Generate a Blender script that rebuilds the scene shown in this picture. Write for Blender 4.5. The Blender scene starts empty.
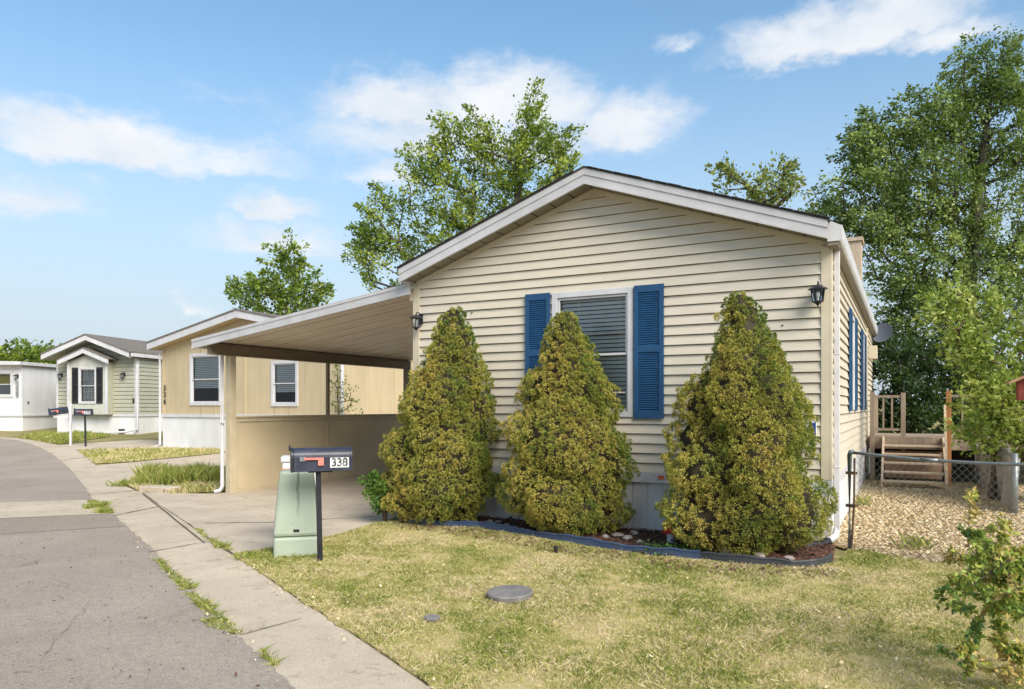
import bpy, bmesh, math, random
import numpy as np
from math import sin, cos, pi, radians, atan2, hypot, sqrt
from mathutils import Vector, Matrix

random.seed(7)
RNG = np.random.default_rng(11)
S = bpy.context.scene
COL = S.collection

# ------------------------------------------------------------------ camera
F, HZ, CH = 735.0, 407.0, 1.6
cd = bpy.data.cameras.new('camera'); cam = bpy.data.objects.new('camera', cd); COL.objects.link(cam)
cam.location = (0, 0, CH); cam.rotation_euler = (radians(90), 0, 0)
cd.sensor_width = 36; cd.lens = F / 1024 * 36; cd.shift_y = (HZ - 344.5) / 1024
cd.clip_start = 0.1; cd.clip_end = 3000
S.camera = cam

G0, GS, G1 = 18.2, 0.046, 45.0
def gz(y):
    return GS * (min(max(y, G0), G1) - G0)
def at(px, py):
    """survey: ground point seen at this place of the photograph"""
    t = (py - HZ) / F
    y = CH / t
    if y > G0:
        y = (CH + GS * G0) / (t + GS)
    return ((px - 512) / F * y, y)

# ------------------------------------------------------------------ materials
def new_mat(name):
    m = bpy.data.materials.new(name); m.use_nodes = True
    nt = m.node_tree; nt.nodes.clear()
    return m, nt
def N(nt, typ, **kw):
    n = nt.nodes.new(typ)
    for k, v in kw.items():
        if k == 'op': n.operation = v
        else: n.inputs[k].default_value = v
    return n
def L(nt, a, b): nt.links.new(a, b)
def ramp(nt, fac, stops):
    r = nt.nodes.new('ShaderNodeValToRGB'); L(nt, fac, r.inputs[0])
    el = r.color_ramp.elements
    while len(el) < len(stops): el.new(0.5)
    for e, (p, c) in zip(el, stops):
        e.position = p; e.color = (*c, 1) if len(c) == 3 else c
    return r.outputs[0]
def mixc(nt, fac, a, b, mode='MIX'):
    m = nt.nodes.new('ShaderNodeMix'); m.data_type = 'RGBA'; m.blend_type = mode
    for v, i in ((fac, 0), (a, 6), (b, 7)):
        if hasattr(v, 'is_linked') or hasattr(v, 'links'): L(nt, v, m.inputs[i])
        elif isinstance(v, (int, float)): m.inputs[i].default_value = v
        else: m.inputs[i].default_value = (*v, 1)
    return m.outputs[2]
def noise(nt, co, scale, detail=5, rough=0.55, stretch=None, dist=0):
    if stretch:
        mp = nt.nodes.new('ShaderNodeMapping'); mp.inputs['Scale'].default_value = stretch
        L(nt, co, mp.inputs[0]); co = mp.outputs[0]
    n = N(nt, 'ShaderNodeTexNoise', Scale=scale, Detail=detail, Roughness=rough, Distortion=dist)
    L(nt, co, n.inputs['Vector'])
    return n.outputs['Fac']
def finish(nt, col, rough=0.6, bump=None, bstr=0.3, bdist=0.01, metal=0, spec=0.5):
    p = nt.nodes.new('ShaderNodeBsdfPrincipled'); o = nt.nodes.new('ShaderNodeOutputMaterial')
    if hasattr(col, 'links'): L(nt, col, p.inputs['Base Color'])
    else: p.inputs['Base Color'].default_value = (*col, 1)
    if hasattr(rough, 'links'): L(nt, rough, p.inputs['Roughness'])
    else: p.inputs['Roughness'].default_value = rough
    p.inputs['Metallic'].default_value = metal
    p.inputs['Specular IOR Level'].default_value = spec
    if bump is not None:
        b = N(nt, 'ShaderNodeBump', Strength=bstr, Distance=bdist); L(nt, bump, b.inputs['Height'])
        L(nt, b.outputs[0], p.inputs['Normal'])
    L(nt, p.outputs[0], o.inputs[0])
    return p, o
def mk(name, c1, c2=None, scale=6, rough=0.6, bump=0.0, bscale=60, stretch=None, big=0.12, metal=0, spec=0.4, contrast=(0.35, 0.65)):
    m, nt = new_mat(name)
    co = nt.nodes.new('ShaderNodeTexCoord').outputs['Object']
    c2 = c2 or tuple(x * 0.82 for x in c1)
    col = ramp(nt, noise(nt, co, scale, stretch=stretch), [(contrast[0], c1), (contrast[1], c2)])
    if big:
        g = ramp(nt, noise(nt, co, 0.7, 3), [(0.3, (1 - big,) * 3), (0.7, (1, 1, 1))])
        col = mixc(nt, 1.0, col, g, 'MULTIPLY')
    finish(nt, col, rough, noise(nt, co, bscale, 4, stretch=stretch) if bump else None, bump, 0.01, metal, spec)
    return m

M = {}
def slab_mat(name, c1, c2):
    m, nt = new_mat(name)
    co = nt.nodes.new('ShaderNodeNewGeometry').outputs['Position']
    col = ramp(nt, noise(nt, co, 1.3, 6, .65, dist=.4), [(.34, c1), (.66, c2)])
    col = mixc(nt, 1, col, ramp(nt, noise(nt, co, 75, 4, .7), [(.3, (.72, .70, .68)), (.5, (1, 1, 1)), (.72, (1.14, 1.14, 1.13))]), 'MULTIPLY')
    col = mixc(nt, 1, col, ramp(nt, noise(nt, co, 4.5, 6, .75, dist=1.0), [(.56, (1, 1, 1)), (.68, (.70, .66, .60))]), 'MULTIPLY')
    col = mixc(nt, 1, col, ramp(nt, noise(nt, co, 16, 3, .6), [(.70, (1, 1, 1)), (.76, (.55, .5, .45))]), 'MULTIPLY')
    finish(nt, col, .88, noise(nt, co, 110, 4, .7), .4, .006, spec=.25)
    return m
M['siding'] = mk('cream_vinyl_siding', (.66, .588, .46), (.61, .54, .415), 3, .5, .06, 25, (1, 1, 6), .1)
M['siding_side'] = M['siding']
M['trim_cream'] = mk('cream_trim', (.66, .58, .42), (.60, .52, .37), 5, .5, .05, 30)
M['white'] = mk('white_metal_trim', (.64, .625, .62), (.55, .54, .535), 4, .45, .04, 20, None, .08)
M['white_wall'] = mk('white_painted_panel', (.80, .79, .77), (.70, .69, .66), 2, .55, .05, 20, (1, 1, .3), .12)
M['skirt'] = mk('white_skirting', (.76, .74, .70), (.63, .61, .57), 4, .55, .05, 20, (1, 1, .25), .15)
M['fascia'] = mk('greyed_white_fascia', (.56, .54, .53), (.48, .465, .455), 4, .45, .05, 20, None, .12)
M['soffit'] = mk('tan_soffit', (.27, .235, .17), (.235, .20, .145), 5, .6)
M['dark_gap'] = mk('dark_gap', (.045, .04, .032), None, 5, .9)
M['blue'] = mk('blue_shutter_paint', (.018, .082, .185), (.015, .068, .155), 8, .45, .04, 40)
M['black'] = mk('black_paint', (.018, .018, .02), (.03, .03, .032), 12, .45, .05, 60)
M['black_metal'] = mk('black_metal', (.014, .015, .02), (.03, .03, .035), 9, .35, .05, 80)
M['mailbox'] = mk('navy_black_enamel', (.020, .024, .040), (.045, .05, .07), 7, .38, .06, 50)
M['red'] = mk('red_plastic', (.62, .02, .012), (.5, .02, .012), 8, .4)
M['flagred'] = mk('faded_red_flag', (.80, .26, .20), (.68, .18, .14), 20, .45)
M['orange'] = mk('orange_tag', (.80, .16, .05), None, 20, .5)
M['bluesign'] = mk('blue_sign', (.02, .06, .32), None, 10, .4)
M['sticker'] = mk('white_sticker', (.78, .79, .76), (.70, .71, .68), 30, .5)
M['numeral'] = mk('black_numeral', (.02, .02, .02), (.30, .31, .29), 28, .5, contrast=(.48, .62))
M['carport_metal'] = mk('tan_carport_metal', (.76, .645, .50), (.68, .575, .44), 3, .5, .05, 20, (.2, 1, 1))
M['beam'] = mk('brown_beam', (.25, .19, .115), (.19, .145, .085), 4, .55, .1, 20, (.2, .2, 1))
M['post'] = mk('tan_post', (.55, .46, .30), (.48, .40, .26), 4, .55, .05, 20)
M['board'] = mk('tan_hardboard', (.60, .49, .31), (.54, .44, .275), 2, .6, .08, 18, None, .15)
M['ochre'] = mk('ochre_panel_siding', (.58, .465, .285), (.52, .415, .25), 2.5, .65, .12, 30, (2, 2, .25), .12)
M['sage'] = mk('sage_vinyl_siding', (.42, .415, .315), (.375, .37, .28), 3, .55)
M['sage_panel'] = mk('pale_sage_panel', (.58, .575, .49), None, 3, .6)
M['greyroof'] = mk('taupe_shingles', (.20, .175, .145), (.14, .12, .10), 14, .9, .5, 30)
M['shingle'] = mk('dark_shingles', (.055, .05, .046), (.03, .028, .026), 18, .9, .6, 30)
M['stucco'] = mk('tan_stucco', (.62, .50, .36), (.42, .32, .22), 30, .9, .6, 60)
M['brown_side'] = mk('brown_panel', (.35, .25, .17), None, 6, .7)
M['interior'] = mk('dim_room', (.03, .032, .03), None, 5, .9)
M['blind'] = mk('white_blind_slat', (.86, .86, .83), (.82, .82, .78), 6, .5)
M['curtain'] = mk('pale_curtain', (.62, .62, .60), (.35, .36, .36), 3, .8, stretch=(6, 6, .5))
M['olive_shade'] = mk('olive_roller_shade', (.30, .26, .05), (.24, .20, .04), 2, .8)
M['concrete'] = slab_mat('weathered_concrete', (.55, .46, .345), (.44, .365, .27))
M['pan'] = slab_mat('pale_concrete_pan', (.55, .46, .34), (.44, .365, .265))
M['joint'] = mk('dirt_filled_joint', (.10, .085, .055), (.18, .15, .10), 6, .95)
M['dish'] = mk('grey_dish', (.16, .17, .20), None, 5, .5)
M['galv'] = mk('galvanised_steel', (.34, .35, .35), (.22, .24, .24), 9, .45, .08, 40, None, .2, .5)
M['greengalv'] = mk('greenish_painted_steel', (.16, .20, .19), (.26, .28, .27), 6, .45, .05, 40)
M['rust'] = mk('rusty_rod', (.09, .06, .045), (.16, .09, .05), 20, .8, .2, 60)
M['deckwood'] = mk('weathered_deck_wood', (.36, .285, .205), (.26, .20, .145), 5, .8, .25, 30, (3, 3, .4), .15)
M['redwood'] = mk('new_cedar_post', (.45, .20, .075), (.36, .15, .05), 6, .7, .2, 30, (3, 3, .3))
M['stairwood'] = mk('pale_stair_wood', (.66, .52, .36), (.50, .38, .26), 6, .8, .2, 30, (.4, 3, 3))
M['riser'] = mk('brown_riser', (.30, .19, .12), None, 6, .8)  # plain brown, the riser board's own colour
M['cloth'] = mk('silver_tarp', (.36, .34, .31), (.24, .225, .20), 5, .8, .5, 14)
M['redshed'] = mk('red_painted_wood', (.25, .05, .035), (.18, .035, .025), 8, .7)
M['shedroof'] = mk('tan_roof_board', (.45, .27, .15), (.36, .2, .11), 8, .7)
M['edging'] = mk('slate_blue_plastic_edging', (.04, .07, .145), (.07, .095, .15), 5, .5, .1, 40)
M['edging_dark'] = mk('black_plastic_edging', (.035, .04, .045), (.06, .06, .065), 5, .5)
M['rock'] = mk('white_landscape_rock', (.42, .37, .32), (.27, .225, .19), 12, .85, .4, 25)
M['valve'] = mk('grey_concrete_lid', (.24, .22, .20), (.17, .155, .14), 10, .85, .3, 60)
M['bark'] = mk('grey_brown_bark', (.10, .085, .07), (.055, .045, .036), 12, .95, .8, 25, (3, 3, .5))
M['twig'] = mk('brown_twig', (.13, .085, .055), (.08, .055, .04), 12, .9)
M['core'] = mk('dense_twigs', (.035, .030, .014), (.055, .042, .022), 14, .95, .9, 30)
M['plastic_tray'] = mk('black_plastic', (.015, .015, .016), None, 10, .5)

def glass_mat():
    m, nt = new_mat('window_glass')
    fr = N(nt, 'ShaderNodeFresnel', IOR=1.5)
    tr = N(nt, 'ShaderNodeBsdfTransparent', Color=(.96, .98, .97, 1)); gl = N(nt, 'ShaderNodeBsdfGlossy', Roughness=.02)
    mx = nt.nodes.new('ShaderNodeMixShader'); L(nt, fr.outputs[0], mx.inputs[0]); L(nt, tr.outputs[0], mx.inputs[1]); L(nt, gl.outputs[0], mx.inputs[2])
    o = nt.nodes.new('ShaderNodeOutputMaterial'); L(nt, mx.outputs[0], o.inputs[0])
    return m
M['glass'] = glass_mat()

def leaf_mat(name, stops, trans=0.3, tcol=(.22, .32, .04), rough=.5, spec=.3):
    m, nt = new_mat(name)
    a = nt.nodes.new('ShaderNodeAttribute'); a.attribute_name = 'tint'
    col = ramp(nt, a.outputs['Fac'], stops)
    p, o = finish(nt, col, rough, spec=spec)
    t = nt.nodes.new('ShaderNodeBsdfTranslucent')
    L(nt, mixc(nt, .6, col, tcol), t.inputs[0])
    mx = N(nt, 'ShaderNodeMixShader', Fac=trans); L(nt, p.outputs[0], mx.inputs[1]); L(nt, t.outputs[0], mx.inputs[2])
    L(nt, mx.outputs[0], o.inputs[0])
    return m
M['elm'] = leaf_mat('elm_leaves', [(0, (.055, .095, .025)), (.5, (.16, .235, .055)), (1, (.34, .41, .11))])
M['ash'] = leaf_mat('bright_tree_leaves', [(0, (.06, .11, .016)), (.5, (.20, .28, .038)), (1, (.38, .43, .06))])
M['olive_leaf'] = leaf_mat('olive_tree_leaves', [(0, (.10, .13, .03)), (.5, (.23, .27, .06)), (1, (.38, .38, .10))])
M['sumac'] = leaf_mat('sumac_fronds', [(0, (.10, .17, .03)), (.5, (.30, .38, .08)), (1, (.56, .58, .18))], .38, (.4, .5, .05))
M['darkleaf'] = leaf_mat('dark_undergrowth', [(0, (.012, .028, .010)), (.6, (.035, .07, .022)), (1, (.08, .13, .035))], .2)
M['conifer'] = leaf_mat('spruce_sprays', [(0, (.085, .155, .03)), (.3, (.18, .235, .045)), (.6, (.335, .325, .065)), (.85, (.46, .405, .09)), (1, (.48, .37, .09))], .12, (.25, .25, .03), .7, .12)
M['twigleaf'] = leaf_mat('shrub_leaves', [(0, (.045, .105, .035)), (.45, (.16, .25, .05)), (.8, (.42, .46, .08)), (1, (.55, .40, .14))], .3, (.35, .4, .05))
M['clover'] = leaf_mat('ground_ivy', [(0, (.02, .055, .012)), (1, (.07, .14, .03))], .2)
M['tallgrass'] = leaf_mat('tall_green_grass', [(0, (.16, .21, .035)), (.6, (.33, .37, .07)), (1, (.58, .50, .20))], .3, (.3, .35, .05))

def lawn_color(nt, co):
    """straw and green patches, by place"""
    a = noise(nt, co, 1.1, 4, .6, dist=.6); b = noise(nt, co, 6.0, 5, .65); c = noise(nt, co, 45, 3, .6)
    s = N(nt, 'ShaderNodeMath', op='MULTIPLY_ADD'); L(nt, b, s.inputs[0]); s.inputs[1].default_value = .75; L(nt, a, s.inputs[2])
    s2 = N(nt, 'ShaderNodeMath', op='MULTIPLY_ADD'); L(nt, c, s2.inputs[0]); s2.inputs[1].default_value = .55; L(nt, s.outputs[0], s2.inputs[2])
    return s2.outputs[0]
def lawn_mat(name, blades):
    m, nt = new_mat(name)
    co = nt.nodes.new('ShaderNodeNewGeometry').outputs['Position']
    f = lawn_color(nt, co)
    if blades:
        a = nt.nodes.new('ShaderNodeAttribute'); a.attribute_name = 'tint'
        s = N(nt, 'ShaderNodeMath', op='MULTIPLY_ADD'); L(nt, a.outputs['Fac'], s.inputs[0]); s.inputs[1].default_value = .60; L(nt, f, s.inputs[2])
        sb = N(nt, 'ShaderNodeMath', op='SUBTRACT'); L(nt, s.outputs[0], sb.inputs[0]); sb.inputs[1].default_value = .30; f = sb.outputs[0]
    mp = N(nt, 'ShaderNodeMapRange'); L(nt, f, mp.inputs[0]); mp.inputs[1].default_value = .78; mp.inputs[2].default_value = 1.50
    if blades:
        st = [(0, (.14, .21, .03)), (.3, (.32, .34, .06)), (.5, (.52, .465, .19)), (.74, (.68, .575, .32)), (1, (.74, .61, .40))]
    else:
        st = [(0, (.15, .16, .035)), (.35, (.32, .28, .085)), (.6, (.48, .38, .16)), (.85, (.50, .37, .20)), (1, (.40, .27, .16))]
    col = ramp(nt, mp.outputs[0], st)
    p, o = finish(nt, col, .85, None if blades else noise(nt, co, 70, 4), .6, .02, spec=.15)
    if blades:
        t = nt.nodes.new('ShaderNodeBsdfTranslucent'); L(nt, col, t.inputs[0])
        mx = N(nt, 'ShaderNodeMixShader', Fac=.25); L(nt, p.outputs[0], mx.inputs[1]); L(nt, t.outputs[0], mx.inputs[2]); L(nt, mx.outputs[0], o.inputs[0])
    return m
M['lawn'] = lawn_mat('lawn_thatch', False)
M['blade'] = lawn_mat('lawn_blades', True)

def asphalt_mat(name, c1, c2):
    m, nt = new_mat(name)
    co = nt.nodes.new('ShaderNodeNewGeometry').outputs['Position']
    base = ramp(nt, noise(nt, co, .55, 5, .6, dist=.5), [(.35, c1), (.68, c2)])
    sp = ramp(nt, noise(nt, co, 110, 3, .7), [(.28, (.42, .42, .42)), (.5, (1, 1, 1)), (.74, (1.5, 1.46, 1.42))])
    col = mixc(nt, 1, base, sp, 'MULTIPLY')
    st = ramp(nt, noise(nt, co, 1.7, 6, .7, (1, .35, 1)), [(.62, (1, 1, 1)), (.72, (.78, .76, .74))])
    col = mixc(nt, 1, col, st, 'MULTIPLY')
    col = mixc(nt, 1, col, ramp(nt, noise(nt, co, 28, 4, .7), [(.3, (.84, .84, .84)), (.7, (1.12, 1.12, 1.12))]), 'MULTIPLY')
    col = mixc(nt, 1, col, ramp(nt, noise(nt, co, 9, 3, .6, dist=1.5), [(.66, (1, 1, 1)), (.72, (.62, .6, .58))]), 'MULTIPLY')
    finish(nt, col, .88, noise(nt, co, 130, 3, .7), .7, .008, spec=.25)
    return m
M['asphalt'] = asphalt_mat('old_asphalt', (.30, .248, .195), (.375, .315, .25))
M['asphalt_pale'] = asphalt_mat('worn_asphalt', (.29, .24, .185), (.335, .28, .215))
def ground_mat():
    m, nt = new_mat('dry_ground')
    co = nt.nodes.new('ShaderNodeNewGeometry').outputs['Position']
    col = ramp(nt, noise(nt, co, .8, 6, .65), [(.3, (.13, .15, .04)), (.5, (.28, .24, .10)), (.7, (.36, .28, .15))])
    finish(nt, col, .95, noise(nt, co, 40, 4), .6, .02, spec=.1)
    return m
M['ground'] = ground_mat()
def chip_mat():
    m, nt = new_mat('wood_chip')
    a = nt.nodes.new('ShaderNodeAttribute'); a.attribute_name = 'tint'
    col = ramp(nt, a.outputs['Fac'], [(0, (.30, .19, .09)), (.2, (.54, .41, .22)), (.7, (.68, .55, .34)), (1, (.76, .66, .46))])
    finish(nt, col, .85, spec=.2); return m
M['chip'] = chip_mat()
M['chipbed'] = mk('chip_bed', (.56, .43, .25), (.38, .27, .15), 22, .95, .8, 30, None, .1)
M['mulch'] = mk('red_brown_mulch', (.16, .075, .045), (.09, .045, .03), 20, .95, .9, 40)

def pedestal_mat():
    m, nt = new_mat('pale_green_pedestal')
    co = nt.nodes.new('ShaderNodeTexCoord').outputs['Object']
    col = ramp(nt, noise(nt, co, 4, 4), [(.35, (.335, .385, .285)), (.65, (.385, .43, .33))])
    # a runny stain down the face (object x near 0, upper half) and small specks near the foot
    sx = nt.nodes.new('ShaderNodeSeparateXYZ'); L(nt, co, sx.inputs[0])
    wob = N(nt, 'ShaderNodeMath', op='MULTIPLY_ADD'); L(nt, noise(nt, co, 5, 3, stretch=(.2, .2, 1)), wob.inputs[0]); wob.inputs[1].default_value = .09; L(nt, sx.outputs[0], wob.inputs[2])
    off = N(nt, 'ShaderNodeMath', op='SUBTRACT'); L(nt, wob.outputs[0], off.inputs[0]); off.inputs[1].default_value = .065
    ab = N(nt, 'ShaderNodeMath', op='ABSOLUTE'); L(nt, off.outputs[0], ab.inputs[0])
    w = ramp(nt, ab.outputs[0], [(.006, (1, 1, 1)), (.020, (0, 0, 0))])
    zr = ramp(nt, sx.outputs[2], [(.36, (0, 0, 0)), (.62, (.7, .7, .7)), (.9, (.85, .85, .85))])
    col = mixc(nt, mixc(nt, 1, w, zr, 'MULTIPLY'), col, (.13, .17, .12))
    sp = ramp(nt, noise(nt, co, 34, 2, .5), [(.66, (0, 0, 0)), (.70, (1, 1, 1))])
    zr2 = ramp(nt, sx.outputs[2], [(.12, (0, 0, 0)), (.16, (.9, .9, .9)), (.40, (.9, .9, .9)), (.44, (0, 0, 0))])
    xr = ramp(nt, ab.outputs[0], [(.05, (1, 1, 1)), (.08, (0, 0, 0))])
    col = mixc(nt, mixc(nt, 1, mixc(nt, 1, sp, zr2, 'MULTIPLY'), xr, 'MULTIPLY'), col, (.03, .035, .03))
    finish(nt, col, .5, spec=.35)
    return m
M['pedestal'] = pedestal_mat()

# ------------------------------------------------------------------ mesh building
def ident(a, b, c): return (a, b, c)
class MB:
    def __init__(s, mp=ident): s.v = []; s.f = []; s.mp = mp; s.log = []
    def add(s, pts, faces):
        b = len(s.v); fb_ = len(s.f); s.v += [s.mp(*p) for p in pts]; s.f += [[b + i for i in f] for f in faces]; s.log.append((b, len(s.v), fb_, len(s.f)))
    def quad(s, a, b, c, d): s.add([a, b, c, d], [[0, 1, 2, 3]])
    def box(s, x0, x1, y0, y1, z0, z1):
        s.add([(x0, y0, z0), (x1, y0, z0), (x1, y1, z0), (x0, y1, z0), (x0, y0, z1), (x1, y0, z1), (x1, y1, z1), (x0, y1, z1)],
              [[0, 3, 2, 1], [4, 5, 6, 7], [0, 1, 5, 4], [1, 2, 6, 5], [2, 3, 7, 6], [3, 0, 4, 7]])
    def hexa(s, p8):
        s.add(p8, [[0, 3, 2, 1], [4, 5, 6, 7], [0, 1, 5, 4], [1, 2, 6, 5], [2, 3, 7, 6], [3, 0, 4, 7]])
    def prism(s, poly, a0, a1, ax='y'):
        """polygon in the other two axes, extruded along ax"""
        n = len(poly)
        g = {'y': lambda p, a: (p[0], a, p[1]), 'x': lambda p, a: (a, p[0], p[1]), 'z': lambda p, a: (p[0], p[1], a)}[ax]
        s.add([g(p, a0) for p in poly] + [g(p, a1) for p in poly],
              [list(range(n)), list(range(2 * n - 1, n - 1, -1))] + [[i, (i + 1) % n, n + (i + 1) % n, n + i] for i in range(n)])
    def tube(s, pts, rad, n=8, cap=True):
        pts = [Vector(p) for p in pts]
        rad = [float(r) for r in rad] if hasattr(rad, '__len__') else [float(rad)] * len(pts)
        rings = []
        for i, p in enumerate(pts):
            d = (pts[min(i + 1, len(pts) - 1)] - pts[max(i - 1, 0)]).normalized()
            u = d.cross(Vector((0, 0, 1)));
            if u.length < 1e-3: u = d.cross(Vector((1, 0, 0)))
            u.normalize(); w = d.cross(u)
            rings.append([tuple(p + rad[i] * (cos(2 * pi * k / n) * u + sin(2 * pi * k / n) * w)) for k in range(n)])
        v = [q for r in rings for q in r]; f = []
        for i in range(len(pts) - 1):
            for k in range(n):
                f.append([i * n + k, i * n + (k + 1) % n, (i + 1) * n + (k + 1) % n, (i + 1) * n + k])
        if cap: f += [list(range(n))[::-1], list(range((len(pts) - 1) * n, len(pts) * n))]
        s.add(v, f)
    def lathe(s, prof, c, n=20):
        v = []; f = []
        for r, z in prof:
            v += [(c[0] + r * cos(2 * pi * k / n), c[1] + r * sin(2 * pi * k / n), c[2] + z) for k in range(n)]
        for i in range(len(prof) - 1):
            for k in range(n): f.append([i * n + k, i * n + (k + 1) % n, (i + 1) * n + (k + 1) % n, (i + 1) * n + k])
        f += [list(range(n))[::-1], list(range((len(prof) - 1) * n, len(prof) * n))]
        s.add(v, f)
    def build(s, name, mat, parent=None, bevel=0, smooth=False):
        me = bpy.data.meshes.new(name); me.from_pydata(s.v, [], s.f)
        bm = bmesh.new(); bm.from_mesh(me); bmesh.ops.recalc_face_normals(bm, faces=bm.faces); bm.to_mesh(me); bm.free()
        me.materials.append(mat)
        if smooth: me.polygons.foreach_set('use_smooth', [True] * len(me.polygons))
        o = bpy.data.objects.new(name, me); COL.objects.link(o)
        if parent: o.parent = parent
        if bevel:
            b = o.modifiers.new('edge', 'BEVEL'); b.width = bevel; b.segments = 2; b.limit_method = 'ANGLE'; b.angle_limit = radians(50)
        return o
def parts(m, name, mat, parent, bevel=0):
    out = []
    for (v0, v1, f0, f1) in m.log:
        q = MB(); q.v = m.v[v0:v1]; q.f = [[i - v0 for i in f] for f in m.f[f0:f1]]
        out.append(q.build(name, mat, parent, bevel))
    return out
def mesh_np(name, verts, nper, mat, tint=None, parent=None):
    """many separate n-gons of the same size as one mesh"""
    verts = np.asarray(verts, dtype=np.float32).reshape(-1, 3); nv = len(verts); nf = nv // nper
    me = bpy.data.meshes.new(name)
    me.vertices.add(nv); me.vertices.foreach_set('co', verts.ravel())
    me.loops.add(nv); me.loops.foreach_set('vertex_index', np.arange(nv, dtype=np.int32))
    me.polygons.add(nf); me.polygons.foreach_set('loop_start', np.arange(nf, dtype=np.int32) * nper)
    if tint is not None:
        a = me.attributes.new('tint', 'FLOAT', 'POINT'); a.data.foreach_set('value', np.repeat(np.asarray(tint, dtype=np.float32), nv // len(tint)))
    me.update(calc_edges=True); me.materials.append(mat)
    o = bpy.data.objects.new(name, me); COL.objects.link(o)
    if parent: o.parent = parent
    return o
def tag(o, label=None, cat=None, group=None, kind=None):
    if label: o['label'] = label
    if cat: o['category'] = cat
    if group: o['group'] = group
    if kind: o['kind'] = kind
    return o
def empty(name, loc, rz, label, cat, group=None):
    o = bpy.data.objects.new(name, None); o.empty_display_size = .2; COL.objects.link(o)
    o.location = loc; o.rotation_euler = (0, 0, rz)
    return tag(o, label, cat, group)
def text_mesh(body, size, mat, parent, loc, rot, name, bold=.0, sx=1):
    cu = bpy.data.curves.new('txt', 'FONT'); cu.body = body; cu.size = size; cu.extrude = .0012; cu.offset = bold
    cu.align_x = 'CENTER'; cu.align_y = 'CENTER'
    t = bpy.data.objects.new('txt', cu); COL.objects.link(t)
    bpy.context.view_layer.update()
    me = bpy.data.meshes.new_from_object(t.evaluated_get(bpy.context.evaluated_depsgraph_get()))
    bpy.data.objects.remove(t); me.materials.clear(); me.materials.append(mat); me.name = name
    o = bpy.data.objects.new(name, me); COL.objects.link(o); o.parent = parent; o.location = loc; o.rotation_euler = rot; o.scale = (sx, 1, 1)
    return o

# ------------------------------------------------------------------ walls
def lap_siding(mb, u0, u1, z0, ztop, expo, holes=(), peak=None, seams=True):
    """mb.mp maps (u, n, z). ztop = wall height at the ends; peak=(u, z) of a gable"""
    zt = peak[1] if peak else ztop
    def ext(z):
        if not peak or z <= ztop: return u0, u1
        k = min(1, (z - ztop) / (peak[1] - ztop))
        return u0 + (peak[0] - u0) * k, u1 + (peak[0] - u1) * k
    k = 0; z = z0
    while z < zt - .005:
        zb = min(z + expo, zt); jn = random.uniform(-.0015, .002)
        cuts = sorted({z, zb} | {h for H in holes for h in H[2:] if z < h < zb} | ({ztop} if z < ztop < zb else set()))
        gap = min(.008, expo * .07); last = zb - z > expo * .98
        if last: cuts = sorted({c for c in cuts if c < zb - gap - .001} | {zb - gap})
        for a, b in zip(cuts, cuts[1:]):
            na = jn + .028 - .026 * (a - z) / expo; nb = jn + .028 - .026 * (b - z) / expo
            segs = [(*ext(a), *ext(b))]
            for (h0, h1, hz0, hz1) in holes:
                if hz0 <= (a + b) / 2 <= hz1:
                    out = []
                    for (p, q, r, t) in segs:
                        if h0 > p and h1 < q: out += [(p, h0, r, h0), (h1, q, h1, t)]
                        else: out.append((p, q, r, t))
                    segs = out
            fin = []
            for (p, q, r, t) in segs:
                if seams and q - p > 2.5:
                    m = p + (q - p) * random.uniform(.2, .8); fin += [(p, m, r, m, 0), (m, q, m, t, .0012)]
                else: fin.append((p, q, r, t, 0))
            for (p, q, r, t, d) in fin:
                mb.quad((p, na + d, a), (q, na + d, a), (t, nb + d, b), (r, nb + d, b))
                if a == z: mb.quad((p, na + d, a), (q, na + d, a), (q, -.030, a + .002), (p, -.030, a + .002))
                if last and b == cuts[-1]:
                    mb.quad((r, nb + d, b), (t, nb + d, b), (t, -.030, b), (r, -.030, b)); mb.quad((r, -.030, b), (t, -.030, b), (t, -.030, zb + .003), (r, -.030, zb + .003))
        z += expo
def groove_panel(mb, u0, u1, z0, zf, pitch, gw=.012, gd=.008, holes=()):
    us = []
    u = u0
    while u < u1 - .001:
        us.append((u, min(u + pitch - gw, u1), 0.0)); 
        if u + pitch - gw < u1: us.append((u + pitch - gw, min(u + pitch, u1), -gd))
        u += pitch
    edges = sorted({h for H in holes for h in H[:2]})
    for (a, b, n) in us:
        cs = [a] + [e for e in edges if a < e < b] + [b]
        for p, q in zip(cs, cs[1:]):
            zs = [(z0, None)]
            m = (p + q) / 2
            spans = [(z0, 'top')]
            hs = sorted(h[2:] for h in holes if h[0] <= m <= h[1])
            lo = z0; out = []
            for (h0, h1) in hs: out.append((lo, h0)); lo = h1
            out.append((lo, None))
            for (s0, s1) in out:
                t0, t1 = (zf(p), zf(q)) if s1 is None else (s1, s1)
                mb.quad((p, n, s0), (q, n, s0), (q, n, t1), (p, n, t0))
        if n < 0 and not any(h[0] - gw <= a <= h[1] + gw for h in holes):
            mb.quad((a, 0, z0), (a, n, z0), (a, n, zf(a)), (a, 0, zf(a))); mb.quad((b, 0, z0), (b, n, z0), (b, n, zf(b)), (b, 0, zf(b)))

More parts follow.
